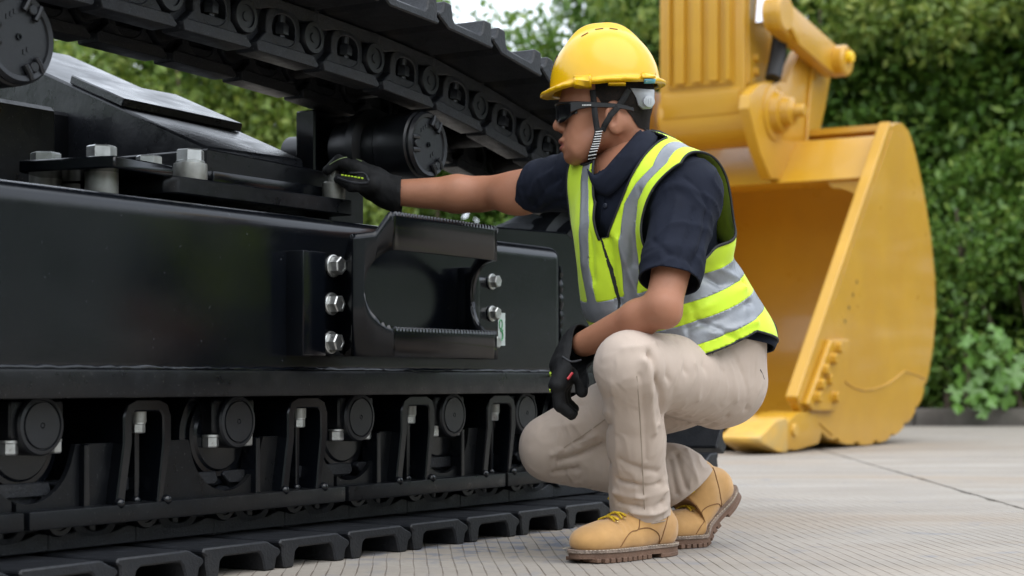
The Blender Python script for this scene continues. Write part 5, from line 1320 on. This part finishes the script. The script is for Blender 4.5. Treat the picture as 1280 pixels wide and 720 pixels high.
gF = glove(hand_far, P3(392, 282, 4.19) - A3((0, 0.11, 0)), P3(520, 180, 4.19) + A3((0, 0.11, 0)), wrF, elF, 'glove')
def edge_strip(pts, f, r, m, name, parent, off=0.0008): return wobj(name, tube(on_cloth(pts, f, off), r, 6), m, parent)
def dash(p0, p1, n, f, r, parent, name='neon_dash'):
    for i in range(n):
        a = [p0[k] + (p1[k] - p0[k]) * (i + 0.12) / n for k in (0, 1)]; b = [p0[k] + (p1[k] - p0[k]) * (i + 0.78) / n for k in (0, 1)]
        edge_strip([tuple(a), tuple(b)], f, r, M_NEON, name, parent)
dash((426, 219), (455, 223.5), 7, hand_far, 0.0018, gF)
edge_strip(curve_pts([(412, 206), (424, 199), (438, 197), (452, 202)]), hand_far, 0.0011, mat('dull green piping', (0.20, 0.26, 0.12), 0.6), 'piping', gF)
M_PAD = mat('knuckle pad', (0.022, 0.024, 0.030), 0.5, bump=0.6, bscale=380, bdist=0.003)
edge_strip(curve_pts([(422, 222), (436, 227), (450, 229), (461, 228)]), hand_far, 0.0026, M_PAD, 'pad', gF)
edge_strip(curve_pts([(424, 216), (440, 216), (455, 217), (461, 226)]), hand_far, 0.0026, M_PAD, 'pad', gF)
edge_strip([(688.5, 466), (687.8, 474)], hand_near, 0.0028, M_NEON, 'neon_patch', gN)
dash((687.5, 486), (690, 503), 4, hand_near, 0.0014, gN)
edge_strip([(709, 474), (712, 470), (715, 466)], hand_near, 0.0030, M_RED, 'red_tab', gN)
edge_strip(curve_pts([(703, 446), (714, 452), (726, 450)]), hand_near, 0.0022, M_PAD, 'wrist_strap', gN)

# ---- hard hat (its own frame: x' to the back, y' across, z' up; tipped a little forward)
TL = math.radians(4.0)
hx, hz = A3((math.cos(TL), 0, math.sin(TL))), A3((-math.sin(TL), 0, math.cos(TL))); hy = A3((0, 1, 0))
HC = P3(757, 111, YH); HA = np.stack([hx, hy, hz])
def hat_dome(p):
    q = (p - HC) @ HA.T
    k = np.clip(q[..., 2] / (78 * KP), 0, 1)
    s = q.copy(); s[..., 0] = (q[..., 0] + 0.001) / (69 * KP * (1 - 0.10 * k * k)); s[..., 1] = q[..., 1] / (0.106 * (1 - 0.06 * k)); s[..., 2] = q[..., 2] / (76 * KP)
    r = (np.abs(s[..., 0]) ** 2.3 + np.abs(s[..., 1]) ** 2.3 + np.abs(s[..., 2]) ** 2.1) ** (1 / 2.2)
    d = (r - 1) * 0.105
    # crest ridge running front to back
    cz = 79.5 * KP * (1 - (np.abs(q[..., 0] + 0.002) / (64 * KP)) ** 3.0)
    cr = np.maximum(np.maximum(np.abs(q[..., 1]) - 0.027, q[..., 2] - cz), np.abs(q[..., 0]) - 58 * KP)
    return smin(d, cr, 0.014)
def hat_sdf(p):
    q = (p - HC) @ HA.T
    d = hat_dome(p)
    d = smax(d, -(q[..., 2] + 0.004), 0.003)
    # brim all round, long in front
    a = np.arctan2(q[..., 1], -q[..., 0]); fr = np.clip(np.cos(a), 0, 1)
    rx, ry = 76 * KP, 0.118
    rr_ = np.sqrt((q[..., 0] / rx) ** 2 + (q[..., 1] / ry) ** 2)
    ext = 1.0 + 0.085 * np.clip(fr, 0, 1) ** 3
    drop = -0.006 * np.clip(fr, 0, 1) ** 2 * np.clip((-q[..., 0] - 0.06) / 0.06, 0, 1.3)
    br = np.maximum((rr_ - ext) * 0.10, np.abs(q[..., 2] - 0.002 - drop) - 0.0042)
    d = smin(d, br, 0.006)
    return d
hollow = lambda p: smax(hat_sdf(p), -np.maximum(hat_dome(p) + 0.006, ((p - HC) @ HA.T)[..., 2] - 0.10), 0.002)
Vk, Qk = surfnet(hollow, P3(664, 140, YH) - A3((0, 0.135, 0)), P3(845, 18, YH) + A3((0, 0.135, 0)), 0.0028)
Vk = relax(Vk, Qk, 2, 0.4)
hat = pobj('hard_hat', Vk, Qk, M_HAT, ang=50)
# vent slots, side lugs, label, front emblem
M_SLOT = mat('vent slot', (0.10, 0.04, 0.003), 0.7)
for a, b in (((727, 45.5), (735, 41)), ((744, 37), (754, 35.6)), ((762, 35.5), (772, 37))):
    wobj('vent_slot', tube(on_cloth([a, ((a[0] + b[0]) / 2, (a[1] + b[1]) / 2), b], hat_sdf, -0.0004), 0.0019, 6), M_SLOT, hat)
def decal(px0, py0, px1, py1, f, off, nx=6, ny=4, th=0.0015):
    bm = bmesh.new(); g = []
    for j in range(ny + 1):
        g.append([])
        for i in range(nx + 1):
            p = march(px0 + (px1 - px0) * i / nx, py0 + (py1 - py0) * j / ny, f); g[-1].append(bm.verts.new(Vector(p) + Vector(grad(p, f)) * off))
    for j in range(ny):
        for i in range(nx): bm.faces.new((g[j][i], g[j][i + 1], g[j + 1][i + 1], g[j + 1][i]))
    return bm_mesh(bm, ang=40)
for c in ((718, 95, 739.5, 107.5), (801, 92, 817, 98)):
    o = wobj('side_lug', decal(*c, hat_sdf, 0.0022), M_HAT, hat); o.modifiers.new('t', 'SOLIDIFY').thickness = 0.004
o = wobj('side_lug', decal(760, 102, 782, 105, hat_sdf, 0.0016), M_HAT, hat); o.modifiers.new('t', 'SOLIDIFY').thickness = 0.003
lab = wobj('brand_label', decal(804.5, 98.8, 818, 102.6, hat_sdf, 0.0026), mat('label blue', (0.10, 0.36, 0.48), 0.4), hat)
lab.modifiers.new('t', 'SOLIDIFY').thickness = 0.001
wobj('label_print', decal(806.5, 100.0, 816, 101.6, hat_sdf, 0.0032, 5, 1), M_WHITE, hat)
M_EMB = mat('dark emblem', (0.03, 0.015, 0.004), 0.5)
for pts in ([(0.0, 0.0), (0.0, 0.030)], [(-0.015, 0.030), (0.015, 0.030)]):
    P_l = []
    for (yy, zz) in pts:
        o_ = HC + A3((-0.2, yy, 0.038 + zz)); t = 0.0
        for _ in range(60): t += float(hat_sdf((o_ + A3((t, 0, 0)))[None])[0]) * 0.8
        P_l.append(Vector(o_ + A3((t - 0.0008, 0, 0))))
    wobj('emblem_stroke', tube(P_l, 0.0026, 6), M_EMB, hat)
# ratchet knob and head band
bmk = bmesh.new(); pts2 = [(788, 110), (818, 112), (818, 128), (815, 135), (805, 136), (799, 131), (796, 122)]
fK = lambda p: head_sdf(p) - 0.012
ctr = march(806, 123, fK); nrm = Vector(grad(ctr, fK))
vs = [bmk.verts.new(Vector(hit(a, b, Vector(ctr), Vector((0.25, -0.97, 0))))) for a, b in pts2]; bmk.faces.new(vs)
kn = wobj('ratchet_housing', bm_mesh(bmk), M_GREYPL, hat); kn.modifiers.new('t', 'SOLIDIFY').thickness = 0.012
c0 = hit(811, 127, Vector(ctr) + Vector((0.25, -0.97, 0)) * 0.006, Vector((0.25, -0.97, 0)))
me = lathe([(0, 0.005), (0.010, 0.005), (0.0125, 0.004), (0.0125, -0.004)], 'z', 20); me.transform(Matrix.Translation(c0) @ Vector((0.25, -0.97, 0)).to_track_quat('Z', 'Y').to_matrix().to_4x4()); wobj('ratchet_knob', me, M_GREYPL, hat)
for dx in (-3, 0, 3):
    a, b = hit(811 + dx, 123, c0 + Vector((0.25, -0.97, 0)) * 0.0055, Vector((0.25, -0.97, 0))), hit(811 + dx, 131, c0 + Vector((0.25, -0.97, 0)) * 0.0055, Vector((0.25, -0.97, 0)))
    wobj('knob_rib', tube([a, b], 0.0009, 5), M_GREYPL, hat)
# chin straps
def ribbon(pts, f, wd, off, name, m, parent, th=0.0018):
    P = on_cloth(pts, f, off); bm = bmesh.new(); prev = None
    for i, p in enumerate(P):
        n_ = Vector(grad(np.array(p), f)); t = (P[min(i + 1, len(P) - 1)] - P[max(i - 1, 0)]).normalized(); s = n_.cross(t).normalized() * wd / 2
        cur = (bm.verts.new(p - s), bm.verts.new(p + s))
        if prev: bm.faces.new((prev[0], prev[1], cur[1], cur[0]))
        prev = cur
    o = wobj(name, bm_mesh(bm, ang=None), m, parent); o.modifiers.new('t', 'SOLIDIFY').thickness = th; return o
strapf = lambda p: smin(head_sdf(p), cone(p, H(745, 150, -0.066), H(741, 190, -0.05), 0.014, 0.014), 0.02)
M_STRAP = mat('black webbing', (0.012, 0.012, 0.013), 0.8, bump=0.4, bscale=300)
hs = ribbon(curve_pts([(741, 113), (743, 130), (745, 150), (747, 166)], 5), strapf, 0.013, 0.003, 'chin_strap', M_STRAP, hat)
ribbon(curve_pts([(785, 112), (776, 128), (764, 145), (752, 163)], 5), strapf, 0.013, 0.004, 'chin_strap', M_STRAP, hat)
ribbon(curve_pts([(748, 160), (745, 175), (741, 190), (735, 205)], 6), strapf, 0.015, 0.005, 'chin_strap', M_STRAP, hat)
for i in range(11):
    t = i / 11; x, y = np.interp(t, [0, 0.4, 1], [748.3, 745.2, 739]), 164 + 33 * t
    wobj('strap_stripe', tube(on_cloth([(x - 3.4, y + 0.6), (x + 3.4, y - 0.6)], strapf, 0.0085), 0.0012, 4), M_WHITE, hs)

# ---- sunglasses
SG = empty('sunglasses'); SG.parent = PERSON
def sg_pt(y, py): 
    ay = abs(y) / 0.070
    return (x_of(694.5) + (x_of(719) - x_of(694.5)) * ay ** 2.3, YH + y, z_of(py))
bm = bmesh.new(); g = []
for i in range(37):
    y = -0.071 + 0.142 * i / 36; a = abs(y) / 0.071
    topy = 131.0 + 3.0 * a ** 2; lens_u = np.clip((abs(y) - 0.008) / 0.055, 0, 1); bot = 137 + 20.0 * math.sin(math.pi * min(1, lens_u * 0.62 + 0.20)) ** 0.6 - 3 * a ** 4
    g.append([bm.verts.new(sg_pt(y, topy + (bot - topy) * j / 6)) for j in range(7)])
for a, b in zip(g, g[1:]):
    for j in range(6): bm.faces.new((a[j], a[j + 1], b[j + 1], b[j]))
o = wobj('lens', bm_mesh(bm, ang=None), M_LENS, SG); o.modifiers.new('t', 'SOLIDIFY').thickness = 0.0025
wobj('brow_bar', tube([sg_pt(-0.071 + 0.142 * i / 24, 131.2 + 3 * (abs(-0.071 + 0.142 * i / 24) / 0.071) ** 2) for i in range(25)], 0.0022, 8), M_FRAME, SG)
for s in (-1, 1):
    bm = bmesh.new(); prev = None
    for px, cy, hh_, yy in ((712, 140, 7.5, 0.0700), (722, 138.2, 5.2, 0.0745), (735, 137.4, 3.6, 0.0775), (750, 138.2, 3.2, 0.0800), (765, 139, 2.8, 0.0815), (778, 141, 2.8, 0.0815), (789, 144, 2.4, 0.081)):
        x = x_of(px); cur = [bm.verts.new((x, YH + s * (yy + o2), z_of(cy + dd * hh_))) for o2, dd in ((-0.0015, -1), (0.0025, -0.8), (0.0025, 0.8), (-0.0015, 1))]
        if prev:
            for k in range(4): bm.faces.new((prev[k], prev[(k + 1) % 4], cur[(k + 1) % 4], cur[k]))
        else: bm.faces.new(cur)
        prev = cur
    bm.faces.new(prev[::-1])
    tm = wobj('temple', bm_mesh(bm, ang=50), M_FRAME, SG)
    if s < 0:
        for k in range(6): wobj('temple_mark', box(x_of(726 + 1.9 * k), x_of(727.3 + 1.9 * k), YH - 0.0800 - 0.0004 * k, YH - 0.0775 - 0.0003 * k, z_of(139.2), z_of(137.6), bev=0), M_WHITE, tm)

# ---- work boots: local x to the toe, y to the left, z up
def boot_upper(p):
    d = ell(p, (0.240, 0.0, 0.052), (0.055, 0.048, 0.034))
    d = smin(d, cone(p, (0.20, 0, 0.056), (0.10, 0, 0.088), 0.036, 0.044), 0.03)
    d = smin(d, ell(p, (0.15, 0.0, 0.052), (0.11, 0.045, 0.034)), 0.02)
    d = smin(d, cone(p, (0.085, 0, 0.095), (0.074, 0, 0.120), 0.046, 0.046), 0.03)
    d = smin(d, ell(p, (0.042, 0, 0.068), (0.045, 0.040, 0.050)), 0.02)
    return smax(d, 0.034 - p[..., 2], 0.004)
Vu, Qu = surfnet(boot_upper, (-0.03, -0.075, 0.02), (0.32, 0.075, 0.27), 0.0032)
Nu = normals(Vu, Qu); crease = sum(-0.0025 * np.exp(-((Vu[:, 0] - c + 0.02 * np.abs(Vu[:, 1]) * 8) / 0.006) ** 2) * np.clip((Vu[:, 2] - 0.06) / 0.03, 0, 1) for c in (0.185, 0.172, 0.20))
Vu = Vu - A3((0, 0, 0.008)) + Nu * (crease + 0.0008 * vnoise(Vu * 60))[:, None]
def bend_fn(al):
    def f(V):
        V = np.array(V, np.float32); o = V.copy(); x0, wd = 0.185, 0.05
        t = np.clip((x0 - V[:, 0]) / wd, 0, 1); a = al * t * t * (3 - 2 * t)
        dx, dz = V[:, 0] - x0, V[:, 2]
        o[:, 0] = x0 + dx * np.cos(a) + dz * np.sin(a) * -1 * -1; o[:, 2] = -dx * np.sin(a) + dz * np.cos(a)
        return o
    return f
def sole_outline(k=40, grow=0.0):
    o = []
    for i in range(k):
        a = 2 * math.pi * i / k; c, s = math.cos(a), math.sin(a)
        x = 0.148 + (0.150 + grow) * np.sign(c) * abs(c) ** 0.8; wd = float(np.interp(x, [0, 0.05, 0.11, 0.20, 0.25, 0.30], [0.040, 0.043, 0.039, 0.053, 0.052, 0.040]))
        o.append((x, (wd + grow) * np.sign(s) * abs(s) ** 0.75))
    return o
def boot(name, label, M4, al):
    bend = bend_fn(al); b = empty(name); b.parent = PERSON; b['label'] = label
    W4 = Matrix.Translation(-PO) @ M4
    def fin(me):
        V = np.empty(len(me.vertices) * 3, np.float32); me.vertices.foreach_get('co', V); V = bend(V.reshape(-1, 3)); me.vertices.foreach_set('co', V.ravel().astype(np.float32)); me.transform(W4); me.update(); return me
    def dense(me, cuts=1):
        return me
    up_ = obj('upper', fin(raw_mesh('upper', Vu, Qu, None)), M_NUBUCK, b)
    for nm, grow, z0, z1, m in (('midsole', 0.003, 0.010, 0.022, M_SOLE), ('welt', 0.0060, 0.022, 0.0285, M_WELT)):
        bm = bmesh.new(); add_prism(bm, sole_outline(64, grow), z0, z1, 'z')
        bmesh.ops.bisect_plane(bm, geom=bm.verts[:] + bm.edges[:] + bm.faces[:], plane_co=(0.18, 0, 0), plane_no=(1, 0, 0))
        for xc in (0.165, 0.15, 0.135, 0.12): bmesh.ops.bisect_plane(bm, geom=bm.verts[:] + bm.edges[:] + bm.faces[:], plane_co=(xc, 0, 0), plane_no=(1, 0, 0))
        obj(nm, fin(bm_mesh(bm, ang=40)), m, b)
    # heel block and tread lugs
    ol = sole_outline(64, 0.004)
    hb = [(x, y) for x, y in ol if x < 0.088]; bm = bmesh.new(); hb.sort(key=lambda q: math.atan2(q[1], q[0] - 0.05)); add_prism(bm, hb, 0.0, 0.0105, 'z'); obj('heel', fin(bm_mesh(bm, bev=0.002)), M_SOLE, b)
    for i in range(10):
        x0 = 0.108 + i * 0.0172; wd = float(np.interp(x0 + 0.006, [0.1, 0.20, 0.25, 0.29, 0.302], [0.042, 0.056, 0.055, 0.040, 0.022]))
        for s in (-1, 1):
            lift = 0.004 * max(0, (x0 - 0.24) / 0.05)
            obj('tread_lug', fin(box(x0, x0 + 0.0125, s * wd if s < 0 else 0.004, -0.004 if s < 0 else wd, 0.001 + lift, 0.0105, bev=0.001)), M_SOLE, b)
    # seams on both sides and welt stitches
    def on_boot(x, z, s):
        y = 0.09 * s
        for _ in range(40): y -= s * 0.7 * float(boot_upper(A3((x, y, z))[None])[0])
        return (x, y + 0.0004 * s, z - 0.008)
    for s in (-1, 1):
        for pl_ in ([(0.205, 0.040), (0.190, 0.058), (0.170, 0.070), (0.150, 0.074), (0.140, 0.095)], [(0.075, 0.038), (0.072, 0.07), (0.060, 0.10), (0.045, 0.13)], [(0.15, 0.074), (0.12, 0.075), (0.09, 0.060), (0.078, 0.042)]):
            q = [on_boot(x, z, s) for x, z in curve_pts(pl_, 5)]; obj('seam', fin(tube(q, 0.0013, 5)), SEAM_B, up_)
        st = bmesh.new()
        for i in range(34):
            x = 0.02 + 0.0082 * i; wd = float(np.interp(x, [0, 0.05, 0.11, 0.20, 0.25, 0.30], [0.033, 0.0475, 0.0435, 0.0575, 0.054, 0.030]))
            add_box(st, x, x + 0.005, s * wd - 0.0008, s * wd + 0.0008, 0.0282, 0.0293)
        so_ = obj('stitching', fin(bm_mesh(st)), M_STITCH, b); so_['kind'] = 'stuff'
    # laces and eyelets
    for i in range(4):
        x = 0.196 - 0.022 * i; z = 0.112 + 0.016 * i
        def top(yy, xx):
            zz = 0.25
            for _ in range(60): zz -= 0.6 * float(boot_upper(A3((xx, yy, zz))[None])[0])
            return (xx, yy, zz - 0.005)
        for sg in (-1, 1):
            q = [top(yy, x + sg * yy * 0.25) for yy in np.linspace(-0.024, 0.024, 9)]; obj('lace', fin(tube(q, 0.0024, 6)), M_LACE, b)
        for s in (-1, 1):
            me = lathe([(0.0015, 0.001), (0.003, 0.0015), (0.004, 0.0)], 'z', 10); e = top(s * 0.027, x); me.transform(Matrix.Translation(e)); obj('eyelet', fin(me), M_BRASS, b)
    for s in (-1, 1):
        q0 = top(0.006 * s, 0.135); pts = [(q0[0] + 0.02 * math.sin(t * 3.0), q0[1] + s * (0.006 + 0.030 * math.sin(t * 3.1)), q0[2] + 0.004 + 0.010 * math.sin(t * 3.14) - 0.012 * t) for t in np.linspace(0, 1, 12)]
        obj('lace_loop', fin(tube(pts, 0.0022, 6)), M_LACE, b)
    return b
SEAM_B = mat('boot seam', (0.22, 0.11, 0.04), 0.9); M_BRASS = mat('brass eyelet', (0.5, 0.38, 0.18), 0.35, metal=1)
def frame(origin, fwd_):
    f = Vector((fwd_[0], fwd_[1], 0)).normalized(); l = Vector((-f.y, f.x, 0))
    return Matrix(((f.x, l.x, 0, origin[0]), (f.y, l.y, 0, origin[1]), (0, 0, 1, origin[2]), (0, 0, 0, 1)))
toe = ground_at(716, 704.5); heel = ground_at(834, 693.5)
fd = (toe - heel).normalized(); oN = toe - fd * 0.300
boot('work_boot', 'tan lace-up boot planted flat on the concrete', frame(oN, fd), 0.0)
ballF = ground_at(850, 682); fd2 = Vector((-0.80, -0.60, 0)).normalized()
oF = ballF - fd2 * 0.195 + Vector((-fd2.y, fd2.x, 0)) * 0.02
boot('work_boot', 'tan lace-up boot resting on its toe with the heel raised', frame(oF, fd2), math.radians(36))
